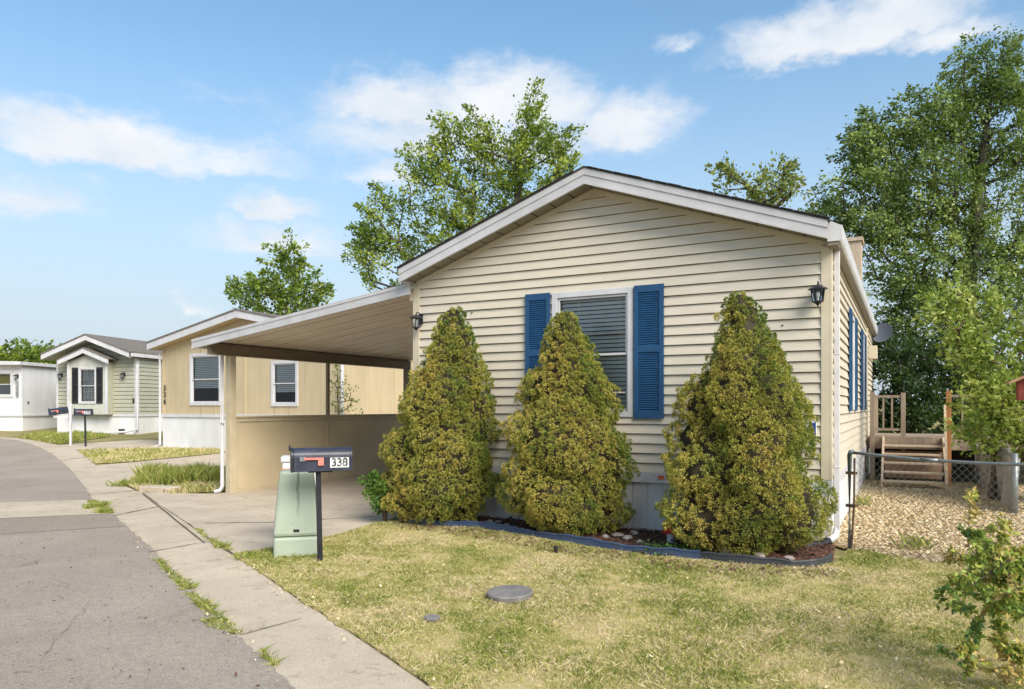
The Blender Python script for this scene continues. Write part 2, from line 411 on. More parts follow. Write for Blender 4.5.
def ring(mb, u0, u1, n0, n1, z0, z1, w):
    mb.box(u0, u0 + w, n0, n1, z0, z1); mb.box(u1 - w, u1, n0, n1, z0, z1)
    mb.box(u0 + w, u1 - w, n0, n1, z0, z0 + w); mb.box(u0 + w, u1 - w, n0, n1, z1 - w, z1)
def window(parent, mp, u0, u1, z0, z1, tw=.07, blind='slats', rails=(), grid=False, fmat='white', split=.5, lower_open=False):
    """opening u0..u1, z0..z1 already cut in the wall; mp maps (u, n, z), n outwards"""
    m = MB(mp); ring(m, u0, u1, -.02, .035, z0, z1, tw); fr = m.build('window', M[fmat], parent, .004)
    zm = z0 + (z1 - z0) * split
    s = MB(mp); a, b = u0 + tw + .002, u1 - tw - .002
    ring(s, a, b, -.045, .012, zm - .016, z1 - tw - .002, .03)          # upper sash
    ring(s, a, b, -.06, -.008, z0 + tw + .002, zm + .014, .032)         # lower sash
    for r in rails: s.box(a + .03, b - .03, -.05, -.012, z0 + (z1 - z0) * r - .010, z0 + (z1 - z0) * r + .010)
    if grid:
        for i in range(1, 4): s.box(a + (b - a) * i / 4 - .006, a + (b - a) * i / 4 + .006, -.05, -.03, z0 + tw, z1 - tw)
        for i in range(1, 6): s.box(a + .02, b - .02, -.05, -.03, z0 + (z1 - z0) * i / 6 - .006, z0 + (z1 - z0) * i / 6 + .006)
    s.build('sash', M['white'], fr, .003)
    g = MB(mp)
    g.quad((a + .02, -.012, zm), (b - .02, -.012, zm), (b - .02, -.012, z1 - tw - .02), (a + .02, -.012, z1 - tw - .02))
    g.quad((a + .02, -.03, z0 + tw + .02), (b - .02, -.03, z0 + tw + .02), (b - .02, -.03, zm), (a + .02, -.03, zm))
    g.build('pane', M['glass'], fr)
    d = MB(mp); d.box(u0 - .15, u1 + .15, -.9, -.895, z0 - .1, z1 + .1)
    d.box(u0 + .01, u0 + .02, -.88, -.065, z0 + .02, z1 - .02); d.box(u1 - .02, u1 - .01, -.88, -.065, z0 + .02, z1 - .02)
    d.box(u0 + .02, u1 - .02, -.88, -.065, z1 - .03, z1 - .02); d.box(u0 + .02, u1 - .02, -.88, -.065, z0 + .02, z0 + .03)
    d.build('room_lining', M['interior'], fr)
    if blind in ('slats', 'half'):
        bl = MB(mp); z = z1 - tw - .03
        lo = z0 + tw + .03 if blind == 'slats' else zm - .25
        while z > lo:
            t = .033
            bl.hexa([(a + .03, -.058, z - t), (b - .03, -.058, z - t), (b - .03, -.092, z + t * .35), (a + .03, -.092, z + t * .35),
                     (a + .03, -.058, z - t + .003), (b - .03, -.058, z - t + .003), (b - .03, -.092, z + t * .35 + .003), (a + .03, -.092, z + t * .35 + .003)])
            z -= .056
        for uu in (() if blind == 'half' else (a + (b - a) * .28, b - (b - a) * .14)): bl.box(uu - .003, uu + .003, -.056, -.054, lo, z1 - tw)
        bl.build('blind', M['blind'], fr)
    elif blind:
        c = MB(mp); n = 40
        for i in range(n):
            ua, ub = a + (b - a) * i / n, a + (b - a) * (i + 1) / n
            na, nb = -.12 + .012 * sin(i * 1.9), -.12 + .012 * sin((i + 1) * 1.9)
            c.quad((ua, na, zm if blind == 'olive_shade' else z0), (ub, nb, zm if blind == 'olive_shade' else z0), (ub, nb, z1), (ua, na, z1))
        c.build('curtain', M[blind], fr)
    return fr
def shutter(parent, mp, u0, u1, z0, z1, mat='blue', n0=.031):
    m = MB(mp); w = .055
    m.box(u0, u0 + w, n0, n0 + .03, z0, z1); m.box(u1 - w, u1, n0, n0 + .03, z0, z1)
    zm = z0 + (z1 - z0) * .52
    for (a, b) in ((z0, z0 + .09), (zm - .04, zm + .04), (z1 - .09, z1)): m.box(u0 + w, u1 - w, n0, n0 + .028, a, b)
    m.box(u0 + w, u1 - w, n0, n0 + .004, z0 + .09, z1 - .09)
    for (a, b) in ((z0 + .09, zm - .04), (zm + .04, z1 - .09)):
        k = int((b - a) / .028)
        for i in range(k):
            z = a + (b - a) * (i + .5) / k
            m.hexa([(u0 + w, n0 + .005, z - .003), (u1 - w, n0 + .005, z - .003), (u1 - w, n0 + .022, z - .014), (u0 + w, n0 + .022, z - .014),
                    (u0 + w, n0 + .005, z + .012), (u1 - w, n0 + .005, z + .012), (u1 - w, n0 + .022, z - .007), (u0 + w, n0 + .022, z - .007)])
    return m.build('shutter', M[mat], parent)
def lantern(parent, mp, u, z, n=.02):
    """black carriage lantern on a short arm"""
    m = MB(mp)
    m.box(u - .035, u + .035, n, n + .018, z - .02, z + .13)
    pts = [(u, n + .018, z + .09), (u, n + .05, z + .145), (u, n + .10, z + .15), (u, n + .125, z + .125)]
    mt = MB(); mt.tube(pts, .008, 6); m.add(mt.v, mt.f)
    c = (u, n + .125, z); mt = MB()
    mt.lathe([(.012, .118), (.02, .108), (.055, .095), (.105, .068), (.106, .058), (.074, .054)], c, 6)
    mt.lathe([(.058, -.085), (.062, -.075), (.050, -.070)], c, 6); mt.lathe([(.010, -.125), (.018, -.11), (.045, -.085)], c, 6)
    for k in range(6):
        a = 2 * pi * k / 6
        mt.tube([(c[0] + .055 * cos(a), c[1] + .055 * sin(a), z - .075), (c[0] + .070 * cos(a), c[1] + .070 * sin(a), z + .056)], .006, 4)
    m.add(mt.v, mt.f); o = m.build('lantern', M['black_metal'], parent)
    g = MB(); g.lathe([(.048, -.07), (.066, .054)], c, 6); gm = MB(mp); gm.add(g.v, g.f); gm.build('pane', M['glass'], o)
    b = MB(); b.lathe([(.012, -.07), (.012, -.03), (.02, -.01), (.02, .02), (.006, .04)], c, 8); bm_ = MB(mp); bm_.add(b.v, b.f); bm_.build('bulb', M['sticker'], o)
    return o

# ------------------------------------------------------------------ ground sheets
def sheet(name, poly, off, mat, parent=None, kind='structure', thick=0):
    bm = bmesh.new()
    vs = [bm.verts.new((x, y, 0)) for x, y in poly]
    f = bm.faces.new(vs)
    if f.normal.z < 0: f.normal_flip()
    bmesh.ops.triangulate(bm, faces=bm.faces[:])
    for yy in (G0, 21.0, 25.0, G1):
        bmesh.ops.bisect_plane(bm, geom=bm.verts[:] + bm.edges[:] + bm.faces[:], plane_co=(0, yy, 0), plane_no=(0, 1, 0))
    for v in bm.verts: v.co.z = gz(v.co.y) + off
    if thick:
        r = bmesh.ops.extrude_face_region(bm, geom=bm.faces[:])
        for e in r['geom']:
            if isinstance(e, bmesh.types.BMVert): e.co.z -= thick
        bmesh.ops.recalc_face_normals(bm, faces=bm.faces)
    else:
        bmesh.ops.recalc_face_normals(bm, faces=bm.faces)
        if sum(f.normal.z for f in bm.faces) < 0: bmesh.ops.reverse_faces(bm, faces=bm.faces)
    me = bpy.data.meshes.new(name); bm.to_mesh(me); bm.free(); me.materials.append(mat)
    o = bpy.data.objects.new(name, me); COL.objects.link(o)
    if parent: o.parent = parent
    elif kind: o['kind'] = kind
    return o
P = lambda pts: [at(*p) for p in pts]
def rough(poly, amp, step=.10, far=16):
    """ragged, broken outline for poured or grown edges"""
    out = []
    for a, b in zip(poly, poly[1:] + poly[:1]):
        d = math.dist(a, b); k = int(min(60, d / step)) if max(a[1], b[1]) < far and min(a[1], b[1]) > 2.5 and max(abs(a[0]), abs(b[0])) < 12 else 1
        for i in range(max(1, k)):
            q = (a[0] + (b[0] - a[0]) * i / max(1, k), a[1] + (b[1] - a[1]) * i / max(1, k))
            out.append((q[0] + random.gauss(0, amp), q[1] + random.gauss(0, amp)) if i else q)
    return out

YAW = -math.atan2(393, 735)
R0 = Vector((3.60, 8.34, 0))
UX = Vector((cos(YAW), sin(YAW), 0)); UY = Vector((-sin(YAW), cos(YAW), 0))
def Hh(x, y):
    p = R0 + UX * x + UY * y; return (p.x, p.y)
HW, HL, RX = 5.72, 12.7, -2.86      # width, length, ridge x

sheet('ground', [(-700, -60), (700, -60), (700, 1200), (-700, 1200)], 0, M['ground'])
AS = [(300, 712), (283, 689), (262, 665), (240.6, 648), (207, 610), (180, 583), (162, 565), (145, 548), (128, 531.5), (109, 514.6), (88, 497.7), (81, 486), (71, 472), (60, 462), (50, 454), (41, 449), (28, 444), (15, 440.5), (0, 439.4)]
PR = [(520, 760), (428, 689), (378, 654), (323, 617), (300, 603), (265, 578), (233, 556), (210.5, 541), (185, 523), (158, 505), (143, 494), (124, 486.4), (113, 479), (96, 466), (86, 457), (77, 450.7), (66, 447), (52.6, 444.2), (36, 441), (18, 438.6), (0, 437.5)]
asp = P(AS); panr = P(PR)
west = [(-40, asp[-1][1] + 5.5), (-40, -20), (1.2, -20), (.2, 2.0)]
spill = [(x + .03, y + .02) for x, y in asp]
sheet('asphalt_road', rough(spill + [(-24, asp[-1][1] + 1.6)] + west, .013, .07), .020, M['asphalt'])
sheet('gutter_pan', [tuple(p) for p in rough(asp, .006)[::-1]][:0] + asp[::-1] + [(.2, 2.0), (1.4, 2.0)] + panr, .016, M['pan'])
road = bpy.data.objects['asphalt_road']
def jag(pts, amp, w):
    q = rough(P(pts), amp, .12)[:-1]; q = [p for p in q]
    n = len(q); out = []; back = []
    for i in range(n):
        d = Vector((q[min(i + 1, n - 1)][0] - q[max(i - 1, 0)][0], q[min(i + 1, n - 1)][1] - q[max(i - 1, 0)][1])); d = d.normalized() if d.length else Vector((1, 0)); nn = Vector((-d.y, d.x)) * w * random.uniform(.3, 1)
        out.append((q[i][0] + nn.x, q[i][1] + nn.y)); back.append((q[i][0] - nn.x, q[i][1] - nn.y))
    return out + back[::-1]
for pts in ([(40, 665), (60, 640), (88, 606)], [(0, 590), (50, 580), (95, 600)], [(0, 480), (40, 476), (70, 479)]):
    sheet('crack', jag(pts, .02, .0015), .0235, M['joint'], road)
sheet('cross_pan', P([(-260, 507), (0, 504), (90, 501.2), (99, 507), (109, 515.2), (0, 520), (-260, 526)]), .025, M['pan'])
sheet('patch_strip', P([(-260, 526.4), (0, 520.4), (109, 515.6), (124, 528), (0, 536), (-260, 545)]), .024, M['asphalt_pale'])

drive = P([(143, 494), (158, 505), (185, 523), (210.5, 541), (233, 556), (285, 549), (340, 536), (396, 523)]) + [Hh(-5.66, .05), Hh(-5.66, 9.5), Hh(-10.3, 9.5), Hh(-10.3, .2)]
dr = sheet('driveway', rough(drive, .006, .15), .024, M['concrete'])
def strip(a, b, w):
    a = Vector(a); b = Vector(b); d = (b - a); n = Vector((-d.y, d.x)).normalized() * w / 2
    k = 8; l = [a + d * i / k + n * random.uniform(.4, 1.5) for i in range(k + 1)]; r = [a + d * i / k - n * random.uniform(.4, 1.5) for i in range(k + 1)]
    return [tuple(p) for p in l] + [tuple(p) for p in r[::-1]]
for i, (a, b, w) in enumerate([((205, 525), (276, 524), .03), ((205, 545), (143, 495), .02), ((233, 556), (207, 539.5), .028), ((276, 524), (392, 517), .02)]):
    sheet('joint', strip(at(*a), at(*b), w), .028, M['joint'], dr)
pan = bpy.data.objects['gutter_pan']
for (a, b, w) in [((240, 638), (302, 621), .010), ((148.5, 554), (208, 543), .018), ((113, 517), (158, 508), .03), ((88, 496), (141, 491), .035), ((372, 766), (520, 720), .01), ((60, 461), (86, 458), .03)]:
    sheet('joint', strip(at(*a), at(*b), w), .024, M['joint'], pan)

FA = Vector((3.72, 8.10)); FB = Vector((4.86, 6.70))          # chain link fence run
fd = (FB - FA).normalized()
bedline = [at(393, 521), at(410, 526), at(440, 528.5), at(478, 531), at(505, 535), at(535, 539.5), at(560, 544), at(590, 549), at(620, 554), at(660, 559), at(700, 563.5), at(745, 568), at(790, 571), at(815, 570.5), at(833, 566)]
lawn_poly = P([(428, 689), (378, 654), (323, 617), (300, 603), (265, 578), (233, 556), (285, 549), (340, 536), (393, 521)]) + bedline[1:] + [tuple(FA)] + [tuple(FB), tuple(FB + fd * 2.5), (9, 1.0), (1.2, 2.0), at(520, 760)]
sheet('lawn', rough(lawn_poly, .016, .08), .030, M['lawn'], thick=.029)
sheet('garden_bed', bedline[::-1] + [Hh(-5.68, -.0), Hh(.06, -.0)], .034, M['mulch'])
chip_poly = [Hh(.02, .1), tuple(FA), tuple(FB), tuple(FB + fd * 3), (11, 8), (12, 14.5), Hh(2.6, 8.3), Hh(.02, 8.3)]
sheet('chip_yard', chip_poly, .020, M['chipbed'])
# street further up
sheet('near_drive', P([(124, 486.4), (96, 466), (130, 463), (220, 454)]) + [Hh(-9.0, 22), Hh(-11.5, 10)] + P([(222, 476), (139, 479.5)]), .016, M['concrete'])
sheet('side_lawn', P([(95, 464.5), (78, 451.5), (140, 449.5), (222, 450), (222, 453.5), (130, 462.5)]), .022, M['lawn'])
sheet('verge', P([(141, 493), (126, 486), (139, 480), (222, 476.5), (232, 480), (230, 491.5), (172, 495)]), .020, M['lawn'])
sheet('far_drive', P([(76, 450.4), (58, 445.4), (140, 440), (165, 441), (230, 448), (222, 449.5), (140, 449)]), .017, M['concrete'])
sheet('far_lawn', P([(50, 443.6), (18, 438.3), (40, 434), (90, 434.5), (112, 436.5), (60, 444.6)]), .022, M['lawn'])

# ------------------------------------------------------------------ main house
house = empty('house', R0, YAW, 'single-storey cream vinyl-sided home with white gable trim and blue shutters', 'house')
fm = lambda u, n, z: (u, -n, z)             # front wall
sm = lambda u, n, z: (n, u, z)              # right-hand side wall
lm = lambda u, n, z: (-HW - n, u, z)
bk = lambda u, n, z: (u, HL + n, z)
EAV, PKW = 3.43, 4.44                        # wall top at eave / at ridge
wz = (-3.455, -2.31, 1.47, 3.14)
m = MB(fm); lap_siding(m, -HW + .08, -.08, .77, EAV, .1235, [wz], (RX, PKW)); m.build('gable_siding', M['siding'], house)
sw = [(3.2, 4.2, 1.55, 3.05), (6.5, 7.4, 1.55, 3.05)]
m = MB(sm); lap_siding(m, .09, HL, .77, 3.42, .1235, sw); m.build('side_siding', M['siding_side'], house)
m = MB(lm); lap_siding(m, .09, HL, .77, 3.42, .1235); m.build('side_siding', M['siding_side'], house)
m = MB(bk); lap_siding(m, -HW, 0, .77, EAV, .1235, (), (RX, PKW)); m.build('rear_siding', M['siding'], house)
m = MB()
for (x, y) in ((0, 0), (-HW, 0)):
    sx = -1 if x == 0 else 1
    m.box(min(x, x + sx * .085), max(x, x + sx * .085), -.032, 0, .77, EAV + .02)
    xs = .032 if x == 0 else -.032
    m.box(min(x, x + xs), max(x, x + xs), -.032, .085, .77, EAV + .02)
parts(m, 'corner_trim', M['trim_cream'], house, .004)
# skirting with vertical ribs, drip board above it
m = MB(fm); groove_panel(m, -HW, 0, -.1, lambda u: .64, .2, .012, .012); m.build('skirting', M['skirt'], house)
m = MB(sm); groove_panel(m, 0, HL, -.1, lambda u: .64, .2, .012, .012); m.build('skirting', M['white_wall'], house)
m = MB(lm); groove_panel(m, 0, HL, -.1, lambda u: .64, .2, .012, .012); m.build('skirting', M['skirt'], house)
m = MB(); m.box(-HW - .03, .03, -.03, .0, .64, .767); m.box(.0, .03, .0, HL, .64, .767); m.box(-HW - .03, -HW, 0, HL, .64, .767)
parts(m, 'drip_board', M['white'], house, .004)
window(house, fm, *wz, tw=.075, blind='slats', rails=(.655, .19), split=.49)
s1 = shutter(house, fm, -3.845, -3.475, 1.455, 3.145); s2 = shutter(house, fm, -2.29, -1.905, 1.455, 3.145)
for h in sw:
    window(house, sm, *h, tw=.07, blind='slats')
    shutter(house, sm, h[0] - .36, h[0] - .02, 1.54, 3.06); shutter(house, sm, h[1] + .02, h[1] + .36, 1.54, 3.06)
# roof: deck with shingles, overhang .3 in front
OV = .30; PT, SL = 4.66, .352
def rz(x): return PT - SL * abs(x - RX)
m = MB()
for (xe) in (-HW - .09, .03):
    poly = [(RX, PT), (xe, rz(xe)), (xe, rz(xe) + .022), (RX, PT + .023)]
    m.prism(poly, -OV - .045, HL + .2)
roof = m.build('roof', M['shingle'], house)
m = MB()   # ragged shingle tabs at the rake edge
x = -HW - .1
while x < .0:
    w = random.uniform(.14, .2); t = random.uniform(.004, .012); xb = min(x + w - .012, .03)
    if (x - RX) * (xb - RX) > 0:
        m.prism([(x, rz(x) + .021), (xb, rz(xb) + .021), (xb, rz(xb) + .021 + t), (x, rz(x) + .021 + t)], -OV - .058, -OV + .2)
    x += w
m.build('rake_shingles', M['shingle'], roof)
m = MB()
for (xe) in (-HW - .075, .012):
    for (a, b, ya, yb) in ((.0, .085, -OV - .034, -OV), (.085, .175, -OV - .024, -OV), (.175, .205, -OV - .036, -OV)):
        m.prism([(RX, PT - a - .001), (xe, rz(xe) - a - .001), (xe, rz(xe) - b), (RX, PT - b)], ya, yb)
m.build('rake_board', M['fascia'], house)
m = MB()     # soffit panels under the rake
for side in (-1, 1):
    x0 = RX; xe = -HW - .07 if side < 0 else .01
    k = 11
    for i in range(k):
        a = RX + (xe - RX) * (i + .035) / k; b = RX + (xe - RX) * (i + .965) / k
        zz = lambda x: rz(x) - .185
        m.hexa([(a, -OV, zz(a)), (b, -OV, zz(b)), (b, .0, zz(b)), (a, .0, zz(a)), (a, -OV, zz(a) + .012), (b, -OV, zz(b) + .012), (b, .0, zz(b) + .012), (a, .0, zz(a) + .012)])
m.build('soffit', M['soffit'], house)
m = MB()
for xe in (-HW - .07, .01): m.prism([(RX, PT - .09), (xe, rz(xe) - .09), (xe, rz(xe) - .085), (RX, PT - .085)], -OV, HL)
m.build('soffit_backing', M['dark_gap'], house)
m = MB()
for xe in (-HW + .02, -.02): m.prism([(RX, PT - .187), (xe, rz(xe) - .187), (xe, rz(xe) - .252), (RX, PT - .252)], -.032, .0)
parts(m, 'frieze_trim', M['trim_cream'], house, .003)
# eave boxes and gutters along both long sides
m = MB()
m.prism([(.012, 3.655), (.0, 3.43), (.13, 3.43), (.145, 3.46), (.15, 3.60), (.135, 3.60), (.03, 3.655)], -OV + .06, HL + .2)
g = m.build('gutter', M['white'], house)
m = MB(); m.box(.002, .11, -OV + .075, .02, 3.39, 3.428); m.box(.002, .10, .02, HL, 3.40, 3.428); parts(m, 'eave_soffit', M['soffit'], house)
m = MB(); m.prism([(-HW - .09, 3.62), (-HW - .0, 3.43), (-HW - .09, 3.43), (-HW - .10, 3.46)], -OV + .06, HL + .2); m.build('gutter', M['white'], house)
m = MB()
m.prism([(.035, .17), (.095, .17), (.095, .24), (.035, .24)], .14, 3.43, 'z')
m.tube([(.067, .205, .20), (.05, .16, .11), (-.03, .03, .055)], [.045, .048, .05], 4)
m.box(.028, .10, .165, .246, 2.2, 2.215); m.box(.028, .10, .165, .246, .9, .915)
m.build('downspout', M['white'], house, .006)
m = MB(); m.tube([(-.02, .045, .075), (-.10, -.07, .03), (-.26, -.22, .045)], .06, 8); m.build('drain_elbow', M['plastic_tray'], house)
lantern(house, fm, -.105, 2.86, .034)
lantern(house, fm, -5.60, 2.85, .034)
m = MB(fm); m.box(-.24, -.13, .016, .05, 1.26, 1.45); bs = m.build('sign_plate', M['sticker'], house, .004)
m = MB(fm); m.box(-.195, -.136, .051, .056, 1.27, 1.42); m.build('blue_panel', M['bluesign'], bs)
m = MB(fm); m.box(-1.98, -1.90, .031, .034, .69, .74); m.build('orange_tag', M['orange'], house)
m = MB(fm)
m.tube([(-4.72, .026, 2.95), (-4.72, .03, 2.95)], .012, 8); m.tube([(-.5, .02, 2.55), (-.5, .03, 2.55)], .010, 8); parts(m, 'vent_plug', M['black'], house)
m = MB(); m.box(-.62, -.10, 8.9, 9.5, 3.2, 5.28); m.box(-.66, -.06, 8.86, 9.54, 5.281, 5.36); m.build('chimney', M['stucco'], roof)
# rear extension: brown side panel and a vent hood
m = MB(sm); m.box(8.55, 8.66, .018, .05, .3, 3.3); m.build('side_batten', M['trim_cream'], house)
m = MB(sm); m.box(9.6, 9.9, .018, .2, 2.7, 3.0); m.build('vent_hood', M['trim_cream'], house, .01)
# satellite dish on the eave
dsh = MB()
dsh.tube([(.10, 11.8, 3.5), (.25, 11.8, 3.40), (.26, 11.68, 3.44)], .018, 6); dish_arm = dsh.build('dish_arm', M['galv'], house)
dsh = MB(); v = []
cc = Vector((.26, 11.6, 3.46)); nrm = Vector((-.45, -.85, .35)).normalized(); uu = nrm.cross(Vector((0, 0, 1))).normalized(); ww = uu.cross(nrm)
prof = [(.02, -.06), (.12, -.05), (.2, -.02), (.26, .02), (.265, .022), (.2, -.03), (.12, -.06), (.02, -.075)]
vv = []; n = 24
for r, d in prof: vv += [tuple(cc + nrm * d + r * (cos(2 * pi * k / n) * uu + sin(2 * pi * k / n) * ww)) for k in range(n)]
ff = [[i * n + k, i * n + (k + 1) % n, (i + 1) * n + (k + 1) % n, (i + 1) * n + k] for i in range(len(prof) - 1) for k in range(n)] + [list(range(n))]
dsh.add(vv, ff); dsh.build('dish', M['dish'], dish_arm, smooth=True)

# ------------------------------------------------------------------ carport
cp = empty('carport', R0, YAW, 'tan metal lean-to carport with white front fascia and low panel wall', 'carport')
XO, XI = -10.49, -5.74
Y0, Y1 = -.10, 6.05
cz = lambda x: 2.80 + (3.43 - 2.80) * (x - XO) / (XI - XO)      # roof top
m = MB(); ye = Y0 + .03; k = 13; pw = (Y1 - Y0 - .03) / k
for i in range(k):
    a, b = ye + i * pw, ye + (i + 1) * pw
    sec = [(a, -.085), (a + pw * .48, -.085), (a + pw * .5, -.079), (a + pw * .52, -.085), (b - .046, -.085), (b - .042, -.03)]
    top = [(b, -.03), (b, -.02), (b - .052, -.02), (b - .056, -.07), (a + .01, -.07), (a, -.025)]
    pl = sec + top
    n = len(pl)
    m.add([(XO + .02, y, cz(XO + .02) + z) for y, z in pl] + [(XI, y, cz(XI) + z) for y, z in pl],
          [[j, (j + 1) % n, n + (j + 1) % n, n + j] for j in range(n)])
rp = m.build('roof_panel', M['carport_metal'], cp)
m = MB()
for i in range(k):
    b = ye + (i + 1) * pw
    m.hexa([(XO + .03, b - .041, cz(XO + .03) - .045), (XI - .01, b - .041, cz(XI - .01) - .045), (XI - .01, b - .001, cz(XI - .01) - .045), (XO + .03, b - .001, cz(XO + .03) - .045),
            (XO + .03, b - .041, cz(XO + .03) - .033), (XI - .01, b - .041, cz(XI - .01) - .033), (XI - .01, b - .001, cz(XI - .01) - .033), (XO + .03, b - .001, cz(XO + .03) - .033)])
m.build('groove_shade', M['beam'], rp)  # brown strips added in the pan grooves to stand for their shade
m = MB()
for (a, b, y0_, y1_) in ((.0, .05, -.155, -.10), (.05, .115, -.145, -.10), (.115, .17, -.158, -.10)):
    m.prism([(XO - .02, cz(XO - .02) - a + .012), (XI, cz(XI) - a + .012), (XI, cz(XI) - b + .013), (XO - .02, cz(XO - .02) - b + .013)], y0_, y1_)
m.build('fascia', M['fascia'], cp)
m = MB(); m.box(XO - .05, XO + .018, Y0, Y1, 2.66, 2.80); m.build('gutter', M['white'], cp, .006)
m = MB(); m.box(-10.21, -10.13, -.06, 5.95, 2.545, 2.735); m.box(-10.25, -10.09, -.062, 5.952, 2.54, 2.552); m.box(-10.25, -10.09, -.062, 5.952, 2.724, 2.738); m.build('beam', M['beam'], cp)
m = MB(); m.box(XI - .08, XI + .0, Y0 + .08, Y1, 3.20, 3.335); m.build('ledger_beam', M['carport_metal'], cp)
m = MB(); m.box(-10.235, -10.105, .36, .49, 0, 2.538); m.build('post', M['post'], cp, .006)
m = MB(); m.box(-10.20, -10.14, 2.97, 3.03, 0, 2.538); m.build('post', M['beam'], cp)
m = MB(); m.box(-10.235, -10.105, 5.78, 5.90, 0, 2.538); m.build('post', M['beam'], cp)
m = MB(); m.box(-10.19, -10.15, .492, 5.778, .015, 1.40); lw = m.build('low_wall', M['board'], cp)
m = MB()
m.box(-10.22, -10.10, .492, 5.778, 1.401, 1.435)
for (a, b) in ((.495, .58), (2.95, 3.02), (5.69, 5.775)): m.box(-10.148, -10.128, a, b, .09, 1.32)
m.box(-10.148, -10.126, .495, 5.775, 1.325, 1.399); m.box(-10.148, -10.126, .495, 5.775, .018, .085)
parts(m, 'batten', M['post'], lw, .003)
m = MB(); m.tube([(-10.30, .34, 2.66), (-10.30, .34, .14), (-10.32, .30, .07), (-10.37, .22, .05)], .036, 6); m.box(-10.345, -10.24, .30, .385, 1.3, 1.32); m.build('downspout', M['white'], cp)

# ------------------------------------------------------------------ neighbour homes
def rake_boards(m, xl, xr, xp, zp, sl, y, h=.2, t=.03):
    for xe in (xl, xr):
        ze = zp - sl * abs(xe - xp)
        m.prism([(xp, zp), (xe, ze), (xe, ze - h), (xp, zp - h)], y - t, y)
def gable_roof(m, xl, xr, xp, zp, sl, y0, y1, t=.05):
    for xe in (xl, xr):
        ze = zp - sl * abs(xe - xp)
        m.prism([(xp, zp), (xe, ze), (xe, ze + t), (xp, zp + t)], y0, y1)

TW = 3.83
tan = empty('house', (-8.20, 22.58, 0), YAW, 'ochre panel-sided double-wide home with two white windows, beyond the carport', 'house')
gT = gz(22.6)
tz = lambda u: 4.32 - .20 * abs(u)
tw1 = (-2.50, -1.03, 1.65, 3.32); tw2 = (1.12, 2.20, 1.62, 2.98)
m = MB(fm); groove_panel(m, -TW, 0, 1.33, tz, .61, .012, .008, [tw1]); groove_panel(m, 0.004, TW, 1.33, tz, .61, .012, .008, [tw2]); m.build('front_wall', M['ochre'], tan)
m = MB(lambda u, n, z: (TW + n, u, z)); groove_panel(m, 0, 13, 1.33, lambda u: 3.53, .61); m.build('side_wall', M['ochre'], tan)
m = MB(lambda u, n, z: (-TW - n, u, z)); groove_panel(m, 0, 13, 1.33, lambda u: 3.53, .61); m.build('side_wall', M['ochre'], tan)
for mp, a, b in ((fm, -TW, TW), (lambda u, n, z: (TW + n, u, z), 0, 13), (lambda u, n, z: (-TW - n, u, z), 0, 13)):
    m = MB(mp); groove_panel(m, a, b, -.2, lambda u: 1.30, .4); m.build('skirting', M['white_wall'], tan)
m = MB(); m.box(-TW - .03, TW + .03, -.04, -.001, 1.27, 1.37); m.box(TW, TW + .03, 0, 13, 1.27, 1.37); parts(m, 'drip_board', M['white'], tan)
m = MB(); m.box(-.05, .05, -.02, -.001, 1.37, 4.30); m.box(TW - .09, TW + .02, -.025, -.001, 1.37, 3.54); m.box(-TW - .02, -TW + .07, -.025, -.001, 1.37, 3.54); parts(m, 'trim_batten', M['ochre'], tan)
window(tan, fm, *tw1, tw=.1, blind='half'); window(tan, fm, *tw2, tw=.09, blind='half')
m = MB(); gable_roof(m, -TW - .35, TW + .35, 0, 4.53, .20, -.38, 13.3); troof = m.build('roof', M['greyroof'], tan)
m = MB(); rake_boards(m, -TW - .33, TW + .33, 0, 4.528, .20, -.33, .21); parts(m, 'rake_board', M['white'], tan)
m = MB()
for xe in (-TW - .33, TW + .33): m.prism([(0, 4.345), (xe, 4.345 - .20 * abs(xe)), (xe, 4.325 - .20 * abs(xe)), (0, 4.325)], -.33, 13)
m.build('soffit', M['ochre'], tan)
m = MB(); m.box(-TW - .45, -TW - .33, -.25, 13.2, 3.60, 3.73); m.box(TW + .33, TW + .45, -.25, 13.2, 3.60, 3.73); parts(m, 'gutter', M['white'], tan)
m = MB(); m.tube([(-TW - .08, -.06, 3.4), (-TW - .08, -.06, .35), (-TW - .2, -.2, .28)], .04, 6); m.tube([(TW + .08, -.06, 3.4), (TW + .08, -.06, .2)], .05, 6); parts(m, 'downspout', M['white'], tan)
for i, ch in enumerate('336'): text_mesh(ch, .24, M['black'], tan, (-TW + .12, -.03, 2.22 - i * .22), (pi / 2, 0, 0), 'house_numeral', .006)

sgz = .50
sage = empty('house', (-14.95, 29.3, 0), -math.atan2(158, 735), 'sage green sided home with bumped-out gabled window bay and black shutters', 'house')
SW = 3.75
zs = lambda u: 4.0 - .3 * abs(u + SW / 2)
m = MB(fm); lap_siding(m, -SW, 0, 1.28, 3.58, .16, [(-2.86, -1.1, 1.2, 3.3)], (-SW / 2, 4.27), False); m.build('front_siding', M['sage'], sage)
m = MB(sm); lap_siding(m, 0, 11, 1.28, 3.56, .16, (), None, False); m.build('side_siding', M['sage'], sage)
for mp, a, b in ((fm, -SW, 0), (sm, 0, 11)):
    m = MB(mp); groove_panel(m, a, b, -.2, lambda u: 1.26, .8); m.build('skirting', M['white_wall'], sage)
m = MB(); m.box(-SW - .02, .04, -.04, -.001, 1.22, 1.31); m.box(0, .04, 0, 11, 1.22, 1.31)
m.box(-.09, .03, -.03, -.001, 1.31, 3.55); m.box(.001, .03, .0, .1, 1.31, 3.55); m.box(-SW - .02, -SW + .07, -.03, -.001, 1.31, 3.55); parts(m, 'corner_trim', M['white'], sage)
bm0, bm1 = -2.90, -1.06
fb = lambda u, n, z: (u, -.35 - n, z)
bw = (-2.39, -1.57, 1.73, 3.17)
